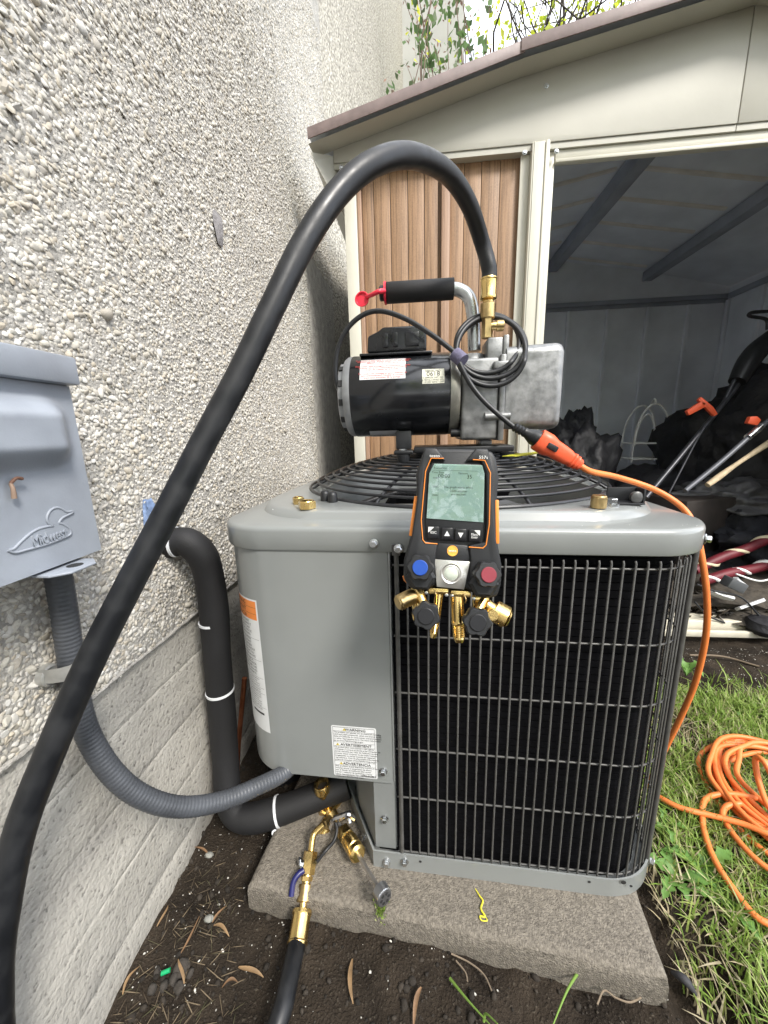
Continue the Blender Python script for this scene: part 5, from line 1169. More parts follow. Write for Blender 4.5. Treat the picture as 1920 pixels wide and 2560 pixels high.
# hasp tongue below the door
mb = MB(); a = PX(66, 1247, DBX); b = PX(182, 1190, DBX)
y0_, y1_ = PX(75, 1240, DBX-.01).y, PX(178, 1205, DBX-.01).y
poly = [(DBX-.03, y0_), (DBX+.004, y0_), (DBX+.018, y0_+.012), (DBX+.018, y1_-.012), (DBX+.004, y1_), (DBX-.03, y1_)]
mb.add([Vector((x, y, zbt-.003)) for x, y in poly]+[Vector((x, y, zbt-.0055)) for x, y in poly], [(0, 1, 2, 3, 4, 5), (11, 10, 9, 8, 7, 6)]+[(i, i+6, (i+1) % 6+6, (i+1) % 6) for i in range(6)])
hs = DB(mb, 'hasp', boxgrey, bevel=.0008)
mb = MB(); mb.lathe(((DBX+.003), (y0_+y1_)/2+.004, zbt-.0031), (0, 0, 1), [(0, .0075), (.0003, .0075)], 20); DB(mb, 'hasp_hole', ink, hs)
# dead insect husk stuck to the door
c = PX(22, 1058, DBX-.003); hk = thing('insect_husk', 'tiny tan insect husk stuck to the grey box door', 'insect', c)
mb = MB(); mb.tube([c+Vector((.002, 0, -.008)), c+Vector((.003, 0, 0)), c+Vector((.002, 0, .006))], lambda s: .0022-.0007*s, 8); part(mb, 'body', M('husk', (.26, .18, .13), .6), hk, smooth=60)
mb = MB(); mb.tube([c+Vector((.002, 0, .006)), c+Vector((.004, .004, .010)), c+Vector((.003, .010, .009))], .0016, 6); part(mb, 'legs', M('husk2', (.14, .07, .045), .6), hk, smooth=60)

# ------------------------------------------------------------------ liquid-tight conduit
cd = thing('flexible_conduit', 'dark grey ribbed flexible conduit hanging from the box to the unit', 'conduit', (-.425, .37, .5))
cp = [Vector((-.424, .372, .70)), Vector((-.428, .371, .62)), PX(150, 1400, -.432), PX(165, 1500, -.43), PD(192, 1590, .475), PD(245, 1672, .49), PD(310, 1722, .51), PD(390, 1743, .54), PD(480, 1730, .58), PD(560, 1697, .62), PD(615, 1668, .655), PD(650, 1630, .68)]
mb = MB(); mb.tube(cp, .0135, 22, sub=44, ridge=(.0056, .00028)); part(mb, 'conduit', conduitm, cd, smooth=60)
st_c = PX(140, 1445, -.43); mb = MB(); P = []
for i in range(9):
    a = math.pi*(.05+.9*i/8); P.append(Vector((WX+.001+.030*math.sin(a)*1.25, st_c.y+.0+.0165*math.cos(math.pi-a), st_c.z)))
rows = [[p+Vector((0, 0, dz)) for p in P] for dz in (-.009, .009)]
mb.loft(rows, False, False, False); mb.loft([[p+Vector((.0015, 0, 0)) for p in r] for r in rows], False, False, False)
strap = part(mb, 'conduit_strap', M('strap_zinc', (.42, .42, .40), .45, .6, var=.2, scale=60), cd, smooth=60); strap['label'] = 'cast zinc one-hole strap'
ear = PX(112, 1458, WX+.012); mb = MB(); mb.lathe(Vector((WX+.004, ear.y, ear.z)), (1, 0, 0), [(0, .0135), (.008, .0130), (.009, .0105), (.0075, .0085)], 24); mb.box(Vector((WX+.008, (ear.y+st_c.y-.016)/2, st_c.z-.001)), (.006, abs(st_c.y-.014-ear.y), .014)); part(mb, 'strap_ear', MATS['strap_zinc'], cd, parent=strap, smooth=40)
mb = MB(); mb.lathe(Vector((WX+.0105, ear.y, ear.z)), (1, 0, 0), [(0, .006), (.0025, .0055), (.003, .003)], 16); part(mb, 'screw', zinc, cd, parent=strap)
# ------------------------------------------------------------------ digital manifold gauge
G0 = PY(985, 968, .432)
GRm = (Matrix.Rotation(rad(2.0), 3, 'Y')@Matrix.Rotation(rad(-12), 3, 'X'))
ga = thing('manifold_gauge', 'black digital refrigerant manifold gauge with brass ports hung on the unit', 'gauge', G0, GRm)
K = .000109
def gx(a): return (a-700)*K
def gz(b): return -(b-160)*K*1.06
def GP(a, b): return (gx(a), gz(b))
def GB(mb, name, mat, parent=None, **k): return mb.build(name, mat, parent or ga, **k)
outl = [(420, 160), (980, 160), (1090, 185), (1128, 260), (1162, 440), (1150, 560), (1148, 680), (1168, 1090), (1212, 1290), (1215, 1500), (1180, 1620), (1040, 1650), (850, 1560), (540, 1540), (390, 1590), (250, 1570), (187, 1480), (187, 1290), (250, 1060), (296, 680), (300, 540), (290, 420), (345, 240), (365, 185)]
mb = MB(); mb.prism([GP(*p) for p in outl], .050, o=(0, .004, 0)); gbody = GB(mb, 'body', rub_g, bevel=.0035, seg=3)
# raised shoulders left and right of the top groove
for sgn in (-1, 1):
    sh_ = [(370, 165), (500, 165), (600, 290), (440, 275), (385, 400), (365, 880), (375, 1080), (540, 1115), (520, 1250), (520, 1500), (375, 1580), (260, 1560), (198, 1470), (200, 1295), (262, 1060), (308, 680), (312, 540), (302, 425), (352, 250)]
    sh_ = [(700+sgn*(p[0]-700)*-1 if sgn > 0 else p[0], p[1]) for p in sh_]
    mb = MB(); mb.prism([GP(*p) for p in sh_], .0065, o=(0, -.0022, 0)); GB(mb, 'shoulder', rub_g, gbody, bevel=.0022, seg=3)
    # orange side strip
    pts_ = [(300, 640), (250, 1050), (262, 1060), (312, 640)]; pts_ = [(700+(700-p[0])+(22 if sgn > 0 else 0), p[1]+(25 if sgn > 0 else 0)) if sgn > 0 else p for p in pts_]
    a0, b0 = (305, 640), (258, 1050)
    if sgn > 0: a0, b0 = (1139, 660), (1158, 1095)
    mb = MB(); P0, P1 = GP(*a0), GP(*b0); w1 = .0022
    mb.add([(P0[0]-w1, .006, P0[1]), (P0[0]+w1, .0015, P0[1]), (P1[0]+w1, .0015, P1[1]), (P1[0]-w1, .006, P1[1]), (P0[0]-w1*sgn*-1.2, .02, P0[1]), (P1[0]-w1*sgn*-1.2, .02, P1[1])], [(0, 1, 2, 3), (0, 3, 5, 4)])
    mb = MB(); mb.box(((P0[0]+P1[0])/2+sgn*.0006, .012, (P0[1]+P1[1])/2), (.0042, .016, (P0[1]-P1[1])), Matrix.Rotation(math.atan2(P1[0]-P0[0], P0[1]-P1[1])*-1, 3, 'Y')); GB(mb, 'side_strip', orange_t, gbody, bevel=.001)
# lower orange bumper edge
mb = MB(); mb.tube([Vector((gx(a), .03, gz(b))) for a, b in ((186, 1490), (200, 1530), (250, 1575))], .0022, 8, raw=True); mb.tube([Vector((gx(a), .03, gz(b))) for a, b in ((1195, 1600), (1175, 1625), (1110, 1640))], .0022, 8, raw=True); GB(mb, 'bumper', orange_t, gbody, smooth=60)
# orange outline around the display
for ln_ in ([(575, 268), (445, 266), (390, 395), (358, 880), (380, 1075), (410, 1107), (535, 1112)], [(875, 275), (995, 280), (1055, 400), (1060, 900), (1035, 1105), (1005, 1137), (860, 1132)]):
    mb = MB(); mb.tube([Vector((gx(a), -.0024, gz(b))) for a, b in ln_], .0007, 6, raw=True); GB(mb, 'trim_line', orange_t, gbody, smooth=60)
# display
fr = [(455, 305), (985, 312), (1012, 400), (1012, 895), (990, 1090), (420, 1075), (405, 890), (420, 400)]
mb = MB(); mb.prism([GP(*p) for p in fr], .004, o=(0, .0012, 0)); GB(mb, 'display_frame', black, bevel=.0012)
lcd_m = bpy.data.materials.new('lcd'); lcd_m.use_nodes = True; _b = lcd_m.node_tree.nodes['Principled BSDF']; _b.inputs['Roughness'].default_value = .25
_n = lcd_m.node_tree.nodes.new('ShaderNodeTexNoise'); _n.inputs['Scale'].default_value = 40; _r = lcd_m.node_tree.nodes.new('ShaderNodeValToRGB'); _r.color_ramp.elements[0].color = (.24, .36, .31, 1); _r.color_ramp.elements[1].color = (.27, .40, .35, 1)
lcd_m.node_tree.links.new(_n.outputs['Fac'], _r.inputs[0]); lcd_m.node_tree.links.new(_r.outputs[0], _b.inputs['Base Color']); lcd_m.node_tree.links.new(_r.outputs[0], _b.inputs['Emission Color']); _b.inputs['Emission Strength'].default_value = .42
sc = [(480, 318), (975, 325), (1000, 410), (1003, 885), (415, 862), (432, 410)]
mb = MB(); mb.prism([GP(*p) for p in sc], .0005, o=(0, .0006, 0)); scr = GB(mb, 'screen', lcd_m, smooth=0)
dk = M('lcd_ink', (.03, .06, .055), .5)
def GT(s, a, b, size, mat, par, y=.0003, al='CENTER', xs=1.): text(s, size, mat, par, facing((gx(a), y, gz(b))), align=al, xs=xs, ext=.00004)
GT('Evacuation', 545, 360, .0034, dk, scr); GT('Time Base', 520, 402, .0034, dk, scr); GT('Vacuum', 780, 408, .0034, dk, scr); GT('00:00', 585, 438, .0062, dk, scr); GT('35', 848, 442, .0062, dk, scr)
GT('7500', 495, 460, .003, dk, scr); GT('5000', 495, 545, .003, dk, scr); GT('2500', 495, 630, .003, dk, scr)
GT('The graph starts when', 735, 548, .0036, dk, scr); GT('2500 micron', 740, 585, .0038, dk, scr); GT('are reached', 738, 618, .0034, dk, scr)
mb = MB(); mb.bb((gx(526), .0002, gz(690)), (gx(526)+.00025, .0005, gz(440))); mb.bb((gx(470), .0002, gz(384)), (gx(930), .0005, gz(384)+.00025)); GB(mb, 'screen_lines', dk, scr, smooth=0)
gl = bpy.data.materials.new('screen_glass'); gl.use_nodes = True; _nn = gl.node_tree.nodes; _ll = gl.node_tree.links
_t = _nn.new('ShaderNodeBsdfTransparent'); _g = _nn.new('ShaderNodeBsdfGlossy'); _g.inputs['Roughness'].default_value = .03; _m = _nn.new('ShaderNodeMixShader'); _fr = _nn.new('ShaderNodeFresnel'); _fr.inputs[0].default_value = 1.5
_no = _nn.new('ShaderNodeTexNoise'); _no.inputs['Scale'].default_value = 60; _bp = _nn.new('ShaderNodeBump'); _bp.inputs['Strength'].default_value = .05; _bp.inputs['Distance'].default_value = .001; _tc = _nn.new('ShaderNodeTexCoord')
_ll.new(_tc.outputs['Object'], _no.inputs['Vector']); _ll.new(_no.outputs['Fac'], _bp.inputs['Height']); _ll.new(_bp.outputs[0], _g.inputs['Normal'])
_ll.new(_fr.outputs[0], _m.inputs[0]); _ll.new(_t.outputs[0], _m.inputs[1]); _ll.new(_g.outputs[0], _m.inputs[2]); _ll.new(_m.outputs[0], _nn['Material Output'].inputs['Surface'])
mb = MB(); mb.prism([GP(*p) for p in sc], .0003, o=(0, -.0004, 0)); GB(mb, 'screen_glass', gl, scr, smooth=0)
# buttons
keym = M('key_black', (.010, .010, .012), .3, var=.1)
for k, (a, b) in enumerate(((490, 1000), (632, 1008), (772, 1016), (915, 1020))):
    mb = MB(); mb.bb((gx(a-58), -.0022, gz(b+58)), (gx(a+58), .0012, gz(b-58))); bt = GB(mb, 'button', keym, bevel=.0008)
    if k in (1, 2):
        s_ = 1 if k == 1 else -1; mb = MB(); mb.prism([GP(a-28, b+22*s_), GP(a+28, b+22*s_), GP(a, b-28*s_)], .0002, o=(0, -.0025, 0)); GB(mb, 'arrow', white, bt, smooth=0)
    elif k == 0:
        GT('ESC', a, b, .0037, white, bt, -.0024, xs=1.15); mb = MB(); mb.prism([GP(a-54, b-54), GP(a+6, b-54), GP(a-54, b+2)], .0002, o=(0, -.0025, 0)); GB(mb, 'corner_mark', white, bt, smooth=0)
    else:
        GT('Menu', a, b-14, .0035, white, bt, -.0024); GT('Enter', a, b+16, .0033, white, bt, -.0024); mb = MB(); mb.bb((gx(a-32), -.0026, gz(b+1)), (gx(a+34), -.0023, gz(b-1))); GB(mb, 'rule', white, bt, smooth=0)
        mb = MB(); mb.prism([GP(a+54, b-54), GP(a-4, b-54), GP(a+54, b-2)], .0002, o=(0, -.0025, 0)); GB(mb, 'corner_mark', white, bt, smooth=0)
GT('testo', 480, 243, .0049, white, gbody, -.0028, xs=1.15); GT('557s', 980, 252, .0049, white, gbody, -.0028, xs=1.1)
# centre plate with round badge
mb = MB(); mb.prism([GP(*p) for p in ((545, 1105), (850, 1120), (895, 1275), (505, 1262))], .004, o=(0, .0008, 0)); GB(mb, 'badge_plate', black, gbody, bevel=.001)
mb = MB(); mb.lathe((gx(695), .0007, gz(1178)), (0, -1, 0), [(0, .0062), (.0006, .0060)], 32); bd = GB(mb, 'badge', M('badge_orange', (.85, .30, .05), .4, col2=(.9, .55, .08), scale=200), smooth=30)
GT('testo', 695, 1176, .0040, white, bd, -.0002, xs=1.05)
# metal sight-glass plate
mb = MB(); mb.prism([GP(*p) for p in ((508, 1266), (880, 1278), (828, 1556), (542, 1540))], .012, o=(0, -.001, 0)); pl = GB(mb, 'face_plate', alum2, bevel=.0008)
c = (gx(688), -.001, gz(1400)); mb = MB(); mb.lathe(c, (0, -1, 0), [(0, .0126), (.0012, .0124), (.0014, .0112), (.0006, .0098), (.0010, .0085), (-.0004, .0083)], 40); GB(mb, 'sight_ring', alum2, pl, smooth=30)
mb = MB(); mb.lathe((c[0], -.0008, c[2]), (0, -1, 0), [(0, .0082), (.0012, .0070), (.0018, .0035), (.002, .0)], 32); GB(mb, 'sight_glass', M('milky_glass', (.55, .60, .52), .12, var=.1, scale=90, coat=.5), pl, smooth=60)
# lobed valve knobs
def knob(c, axis, r, cap, capm, depth=.016, nm='valve_knob', ph=0.):
    R_ = frame(axis); n = 72; rings = []
    for h, f in ((0, .86), (.003, .95), (depth*.75, 1.0), (depth*.93, .97), (depth, .90)):
        rings.append([Vector(c)+R_@Vector((r*f*(1+.085*math.cos(6*(2*math.pi*j/n+ph)))*math.cos(2*math.pi*j/n), r*f*(1+.085*math.cos(6*(2*math.pi*j/n+ph)))*math.sin(2*math.pi*j/n), h)) for j in range(n)])
    mb = MB(); mb.loft(rings); k_ = GB(mb, nm, rub_g, smooth=40)
    ax_ = Vector(axis).normalized(); mb = MB(); mb.lathe(Vector(c)+ax_*(depth+.0001), ax_, [(0, cap*1.08), (.0004, cap*1.08)], 36); GB(mb, 'knob_seat', ink, k_)
    mb = MB(); mb.lathe(Vector(c)+ax_*(depth+.0006), ax_, [(0, cap), (.0008, cap), (.0012, cap*.94)], 36); GB(mb, 'knob_cap', capm, k_, smooth=30)
blue = M('knob_blue', (.015, .07, .36), .4); kred = M('knob_red', (.24, .03, .045), .4)
knob((gx(378), -.003, gz(1345)), (-.12, -1, .10), .0142, .0085, blue)
knob((gx(1022), -.003, gz(1385)), (.12, -1, .10), .0142, .0085, kred)
# knob pockets
for a, b in ((375, 1440), (1020, 1480)):
    mb = MB(); mb.lathe((gx(a), -.004, gz(b)), (0, -1, 0), [(-.004, .017), (.002, .0165), (.0045, .013)], 6); GB(mb, 'knob_base', rub_g, gbody, smooth=20)
knob((gx(440), -.004, gz(1800)), (-.05, -1, .06), .0150, .0090, MATS['key_black'], .015, ph=.3)
knob((gx(942), -.004, gz(1835)), (.05, -1, .06), .0152, .0092, MATS['key_black'], .015, ph=.1)
# brass manifold and ports
mb = MB(); mb.bb((gx(455), .003, gz(1625)), (gx(672), .03, gz(1560))); mb.bb((gx(690), .003, gz(1640)), (gx(905), .03, gz(1575))); man = GB(mb, 'manifold_block', brass, bevel=.002)
for a, b in ((435, 1605), (648, 1618), (705, 1622), (930, 1640)):
    mb = MB(); mb.lathe((gx(a), .001, gz(b)), (0, -1, 0), [(0, .0022), (.0015, .0018), (.002, .0)], 12); GB(mb, 'manifold_screw', zinc, man)
def port(x0, z0, x1, z1, r, y=.016, thr=True):
    a = Vector((gx(x0), y, gz(z0))); b = Vector((gx(x1), y-.002, gz(z1))); d = b-a; L_ = d.length; pr = [(0, r), (L_*.55, r), (L_*.57, r*1.05), (L_*.62, r*1.05)]
    h = .64
    while h < .88: pr += [(L_*h, r*.98), (L_*(h+.015), r*.88), (L_*(h+.03), r*.98)]; h += .035
    pr += [(L_*.89, r*.8), (L_*.93, r*.85), (L_, r*.62)]
    mb = MB(); mb.lathe(a, d, pr, 24); GB(mb, 'brass_port', brass, man, smooth=30)
port(585, 1610, 525, 2090, .0052); port(765, 1620, 810, 2120, .0078); port(330, 1600, 330, 1935, .0046, .022); port(985, 1650, 1015, 2000, .0046, .024)
for pa, pb, pr_ in (((gx(270), .014, gz(1600)), (gx(400), .014, gz(1640)), .0075), ((gx(960), .016, gz(1660)), (gx(1100), .016, gz(1660)), .0080), ((gx(340), .012, gz(1590)), (gx(440), .0, gz(1790)), .006), ((gx(1060), .014, gz(1650)), (gx(950), .0, gz(1830)), .006)):
    mb = MB(); mb.cyl(pa, pb, pr_); GB(mb, 'port_elbow', brass, man)
mb = MB(); mb.knurl((gx(305), .010, gz(1660)), (gx(145), -.004, gz(1715)), .0088, 26, .0006); mb.lathe((gx(145), -.004, gz(1715)), (-.9, -.6, -.3), [(0, .0078), (.001, .0072)], 28); GB(mb, 'port_cap', brass2, man, smooth=30)
mb = MB(); mb.knurl((gx(1155), .010, gz(1770)), (gx(1290), .006, gz(1830)), .0122, 30, .0007); mb.lathe((gx(1290), .006, gz(1830)), (.85, -.1, -.35), [(0, .0108), (.0015, .0098)], 28); GB(mb, 'port_cap', brass, man, smooth=30)
mb = MB(); mb.cyl((gx(1080), .012, gz(1720)), (gx(1170), .010, gz(1775)), .0075); mb.lathe((gx(1120), .004, gz(1780)), (0, -1, 0), [(0, .0066), (.010, .0066), (.0108, .006)], 24); GB(mb, 'port_stub', brass, man, smooth=30)
for a, b in (((520, 1580), (530, 1640)), ((830, 1600), (845, 1690))):
    mb = MB(); mb.tube([Vector((gx(a[0]), .0, gz(a[1]))), Vector((gx(a[0]+15), -.003, gz((a[1]+b[1])/2))), Vector((gx(b[0]), .0, gz(b[1])))], .0008, 6); GB(mb, 'retainer_wire', brass2, man, smooth=60)
# hook behind, hanging over the cap's rim
mb = MB(); mb.tube([Vector((0, .05, -.012)), Vector((0, .058, .004)), Vector((0, .075, -.004)), Vector((0, .10, -.050)), Vector((0, .11, -.085))], .0025, 8); GB(mb, 'hook', zinc, smooth=60)

# ------------------------------------------------------------------ orange extension cord
ex = thing('extension_cord', 'orange extension cord from the pump plug over the unit to a coil on the grass', 'cord', (.6, .6, 0))
ER = .0052
a, b = Z(1335, 1085, YP-.124), Z(1590, 1240, YP-.13); d = (b-a).normalized(); L_ = (b-a).length
def oval(c, d, w_, h_, n=24):
    R_ = frame(d); return [c+R_@Vector((w_*math.copysign(abs(math.cos(2*math.pi*j/n))**.7, math.cos(2*math.pi*j/n)), h_*math.copysign(abs(math.sin(2*math.pi*j/n))**.7, math.sin(2*math.pi*j/n)), 0)) for j in range(n)]
mb = MB(); mb.loft([oval(a+d*L_*t, d, w_, h_) for t, w_, h_ in ((0, .017, .0175), (.02, .018, .019), (.22, .0185, .0195), (.36, .0165, .016), (.55, .0150, .015), (.70, .013, .0135), (.78, .0105, .011), (.80, .0125, .013), (.83, .0125, .013), (.85, .0095, .0095), (.88, .0115, .012), (.91, .0115, .012), (.93, .0085, .0085), (.96, .0095, .010), (1.0, .008, .008))])
con = part(mb, 'connector', orange2, ex, smooth=40)
c = a+d*L_*.30; mb = MB(); Rn = frame((0, -1, .15)); mb.box(c+Vector((-.002, -.0175, .0)), (.019, .006, .010), Matrix.Rotation(rad(30), 3, 'Y')); part(mb, 'cord_lock', black, ex, parent=con, bevel=.002)
ec = [b-d*.008, b+d*.02, PY(1330, 1030, .70), PY(1400, 1052, .70), PY(1450, 1078, .69), PY(1484, 1108, .67), PY(1503, 1148, .655), PY(1515, 1200, .645), PY(1526, 1280, .64), PY(1525, 1370, .645), PY(1503, 1470, .665), PY(1470, 1550, .69), PY(1438, 1615, .71), PY(1408, 1680, .73), PY(1405, 1710, .72), PZ(1424, 1722, .045), PZ(1470, 1745, .052), PZ(1530, 1760, .055), PZ(1600, 1778, .062), PZ(1665, 1800, .07), PZ(1720, 1790, .075)]
last = ec[-1]
# coil lying on the grass
cc0 = Vector((.80, .69, .04)); coilp = []
specs = [(.150, .15, 0, 0), (.158, .16, .0, .0), (.143, .145, -.0, .005), (.166, .168, .0, -.005), (.136, .14, .01, .0), (.172, .175, -.005, -.01), (.150, .155, .005, .01), (.128, .13, .0, .0), (.160, .165, .0, -.015), (.120, .12, .01, .01), (.146, .15, .01, .0)]
ph = 0
for k, (rx_, ry_, ox, oy) in enumerate(specs):
    for i in range(14):
        an = 2*math.pi*i/14+.6; coilp.append(Vector((cc0.x+ox+rx_*math.cos(an)+.006*math.sin(5*an+k), cc0.y+oy+ry_*math.sin(an)+.006*math.cos(4*an+2*k), .036+.006*(k % 5)+.006*math.sin(an*2+k))))
mb = MB(); mb.tube(ec, ER, 14, sub=9); part(mb, 'cord', orange, ex, smooth=60)
mb = MB(); mb.tube([last, last+Vector((.03, .03, -.01))]+coilp+[PZ(1640, 1640, .09)], ER, 12, sub=5); part(mb, 'coil', orange, ex, smooth=60)
mb = MB(); mb.tube([PZ(1720, 1760, .06), PZ(1680, 1700, .10), PZ(1650, 1645, .13), PZ(1632, 1640, .12), PZ(1640, 1690, .09), PZ(1665, 1750, .07), PZ(1720, 1800, .05)], ER, 12, sub=8); part(mb, 'loop', orange, ex, smooth=60)
mb = MB(); mb.tube([PZ(1720, 2010, .045), PZ(1640, 1985, .045), PZ(1580, 1915, .045), PZ(1540, 1850, .045), PZ(1520, 1790, .045), PZ(1518, 1740, .05), PZ(1535, 1720, .05), PZ(1580, 1715, .055), PZ(1640, 1725, .06), PZ(1720, 1740, .06)], ER, 12, sub=8); part(mb, 'loop', orange, ex, smooth=60)
mb = MB(); mb.tube([PZ(1700, 1900, .048), PZ(1640, 1862, .048), PZ(1590, 1810, .048), PZ(1562, 1765, .05), PZ(1570, 1742, .055), PZ(1600, 1735, .06)], ER, 12, sub=8); part(mb, 'loop', orange, ex, smooth=60)

# ------------------------------------------------------------------ grass, weeds, leaves on the soil
def blades(n, inside, hmin, hmax, seed, wmul=1.):
    r = random.Random(seed); V = []; T = []
    k = 0
    while k < n:
        x = r.uniform(.36, 1.7); y = r.uniform(.05, 1.15)
        if not inside(x, y, r): continue
        k += 1; z = ground_z(x, y)-.004; h = r.uniform(hmin, hmax); w_ = r.uniform(.0009, .0020)*wmul; a = r.uniform(0, 6.28); lean = r.gauss(.45, .35); cx, sx = math.cos(a), math.sin(a); b = a+math.pi/2
        o = len(V)
        for i, (t, f) in enumerate(((0, 1), (.45, .9), (.8, .55))):
            ox = lean*h*t*t*1.3; zz_ = z+h*t*(1-.28*min(1.6, abs(lean))*t); px, py = x+cx*ox, y+sx*ox
            V += [(px-math.cos(b)*w_*f, py-math.sin(b)*w_*f, zz_), (px+math.cos(b)*w_*f, py+math.sin(b)*w_*f, zz_)]
        V.append((x+cx*lean*h*1.3, y+sx*lean*h*1.3, z+h*(1-.28*min(1.6, abs(lean)))))
        T += [(o, o+1, o+3), (o, o+3, o+2), (o+2, o+3, o+5), (o+2, o+5, o+4), (o+4, o+5, o+6)]
    return np.array(V), np.array(T)
gm = ramp_island('grass_blade', [(.18, .29, .05), (.25, .38, .07), (.15, .25, .04), (.31, .44, .10), (.22, .34, .06), (.38, .45, .13), (.17, .28, .05), (.50, .48, .25), (.27, .40, .08)], .5, .3)
dm = ramp_island('dry_grass', [(.46, .39, .25), (.36, .30, .18), (.54, .48, .33), (.28, .23, .15), (.38, .37, .18)], .7, .2)
def dens(x, y, r):
    if not is_grass(x, y): return False
    c = noise.noise(Vector((x*5, y*5, 2)))+.4*noise.noise(Vector((x*14, y*14, 8))); edge = min(1, (x-grass_edge(y))/.10)
    return r.random() < (.62+.7*c)*max(.12, edge)
V, T = blades(44000, dens, .016, .052, 3)
tag(np_mesh('lawn_grass', V, T, gm, None, True), 'green lawn grass beside the concrete pad', 'grass', kind='stuff')
V, T = blades(11000, lambda x, y, r: is_grass(x, y) and r.random() < .5-.5*noise.noise(Vector((x*5, y*5, 2))), .02, .06, 4)
V[:, 2] -= (V[:, 2]-V[:, 2].min())*.15
tag(np_mesh('dry_thatch', V, T, dm, None, True), 'dry straw-coloured thatch between the grass', 'thatch', kind='stuff')
# tufts along the far soil edge
V, T = blades(700, lambda x, y, r: .45 < x < 1.7 and 1.03 < y < 1.14 and r.random() < .5+noise.noise(Vector((x*9, 1, 1))), .02, .06, 9)
tag(np_mesh('edge_tufts', V, T, gm, None, True), 'sparse grass tufts at the edge of the bare soil', 'grass', kind='stuff')
weedm = ramp_island('weed_leaf', [(.10, .22, .05), (.15, .30, .07), (.20, .34, .09)], .45, .3)
def weed(u, v, n, ln, seed, label, up=.35):
    r = random.Random(seed); p = PZ(u, v, .02); t = thing('weed', label, 'weed', p, group='broad-leaved weeds at the lawn edge')
    for k in range(n):
        a = 6.28*k/n+r.uniform(-.4, .4); l_ = ln*r.uniform(.7, 1.2); mb = MB(); L1 = []; R1 = []; C1 = []
        for i in range(9):
            s = i/8; rr = l_*s; zz_ = l_*up*math.sin(s*2.4); w_ = ln*.17*(math.sin(math.pi*min(1, s*.95+.05))**.8)*(1+.35*(1 if i % 2 else -1)*(0 < i < 8)); c_ = p+Vector((math.cos(a)*rr, math.sin(a)*rr, zz_)); sd_ = Vector((-math.sin(a), math.cos(a), 0))
            L1.append(c_+sd_*w_+Vector((0, 0, w_*.35))); R1.append(c_-sd_*w_+Vector((0, 0, w_*.35))); C1.append(c_)
        mb.loft([L1, C1, R1], False, False, False); part(mb, 'leaf', weedm, t, smooth=60)
weed(1455, 1900, 5, .055, 1, 'toothed-leaf weed tucked between the pad corner and the grass')
weed(1520, 1885, 5, .06, 2, 'jagged dandelion weed below the cord in the grass')
weed(1440, 1800, 4, .035, 3, 'small pale weed at the base of the unit\'s right corner', .8)
weed(1560, 1960, 4, .05, 4, 'flat dandelion weed in the grass right of the pad corner')
weed(1482, 1460, 6, .045, 6, 'bright green seedling on the bare soil behind the unit', .9)
weed(1590, 1545, 3, .025, 7, 'tiny seedling on the bare soil near the shed', .9)
leafd = M('dry_leaf', (.20, .115, .058), .7, var=.3, scale=60); leafd2 = M('dry_leaf_pale', (.26, .165, .082), .7, var=.25, scale=60)
LV = [((757, 2067), (763, 2168), .0052, 'long upright tan leaf on the soil below the pad'), ((913, 2143), (885, 2215), .0050, 'reddish-tan leaf at the bottom edge right of the middle'), ((516, 2073), (557, 2110), .0050, 'curled grey-tan leaf left of the hose end'), ((476, 2127), (508, 2121), .0035, 'short orange-tan leaf left of the lower hose'),
      ((455, 2013), (494, 2023), .0042, 'orange leaf lying flat near the pad\'s left corner'), ((466, 1993), (485, 1952), .0035, 'tan leaf standing against the pad\'s left corner'), ((345, 1999), (361, 1954), .0030, 'narrow leaf beside the foundation below the pipe elbow'), ((386, 2060), (435, 1981), .0026, 'long thin straw leaf between foundation and pad'),
      ((392, 2121), (397, 2060), .0036, 'tan leaf next to the green plastic scrap'), ((420, 1830), (444, 1857), .0030, 'small tan leaf under the pipe elbow at the foundation'), ((273, 2150), (305, 2089), .0034, 'tan leaf against the foundation nearest the viewer')]
for k, (a, b, wd_, lab) in enumerate(LV):
    A_, B_ = PZ(*a, .010), PZ(*b, .012); A_.z = ground_z(A_.x, A_.y)+.006; B_.z = ground_z(B_.x, B_.y)+.008; d = B_-A_; sd_ = d.cross(Vector((0, 0, 1))).normalized(); L1 = []; R1 = []; C1 = []; L2 = []; R2 = []; C2 = []
    for i in range(9):
        s = i/8; w_ = .75*wd_*math.sin(math.pi*(.06+.9*s))**.8*(1-.3*s); c_ = A_+d*s+Vector((0, 0, .004*math.sin(s*3.1)))+sd_*(.006*math.sin(s*2.6+k)-.003); L1.append(c_+sd_*w_+Vector((0, 0, w_*.6))); R1.append(c_-sd_*w_+Vector((0, 0, w_*.4))); C1.append(c_)
    dn = Vector((0, 0, -.0006)); mb = MB(); mb.loft([L1, C1, R1, [p+dn for p in R1], [p+dn for p in C1], [p+dn for p in L1]], False, False, False); top1(mb, 'dry_leaf', leafd if k % 2 else leafd2, lab, 'leaf', 'dry leaves on the soil', smooth=60)
mb = MB(); a, b = PZ(349, 2105, .012), PZ(368, 2098, .012); mb.cyl(a+Vector((0, 0, .002)), b+Vector((0, 0, .003)), .0030, n=12); top1(mb, 'plastic_scrap', M('bright_green', (.01, .35, .13), .35), 'short bright green plastic tube on the soil by the foundation', 'scrap')
mb = MB(); mb.tube([PZ(u, v, PT+.003) for u, v in ((1027, 1920), (1036, 1935), (1043, 1946), (1039, 1963), (1048, 1980), (1037, 1979), (1040, 1988), (1052, 1989), (1050, 1982))], lambda s: .0008+.0007*math.sin(3.1*min(1, s*1.3)), 8, sub=6); top1(mb, 'yellow_ribbon', M('ribbon_yellow', (.75, .68, .05), .5), 'curly yellow plastic ribbon scrap lying on the concrete pad', 'scrap', smooth=60)
gb = M('single_blade', (.16, .27, .05), .5, var=.2)
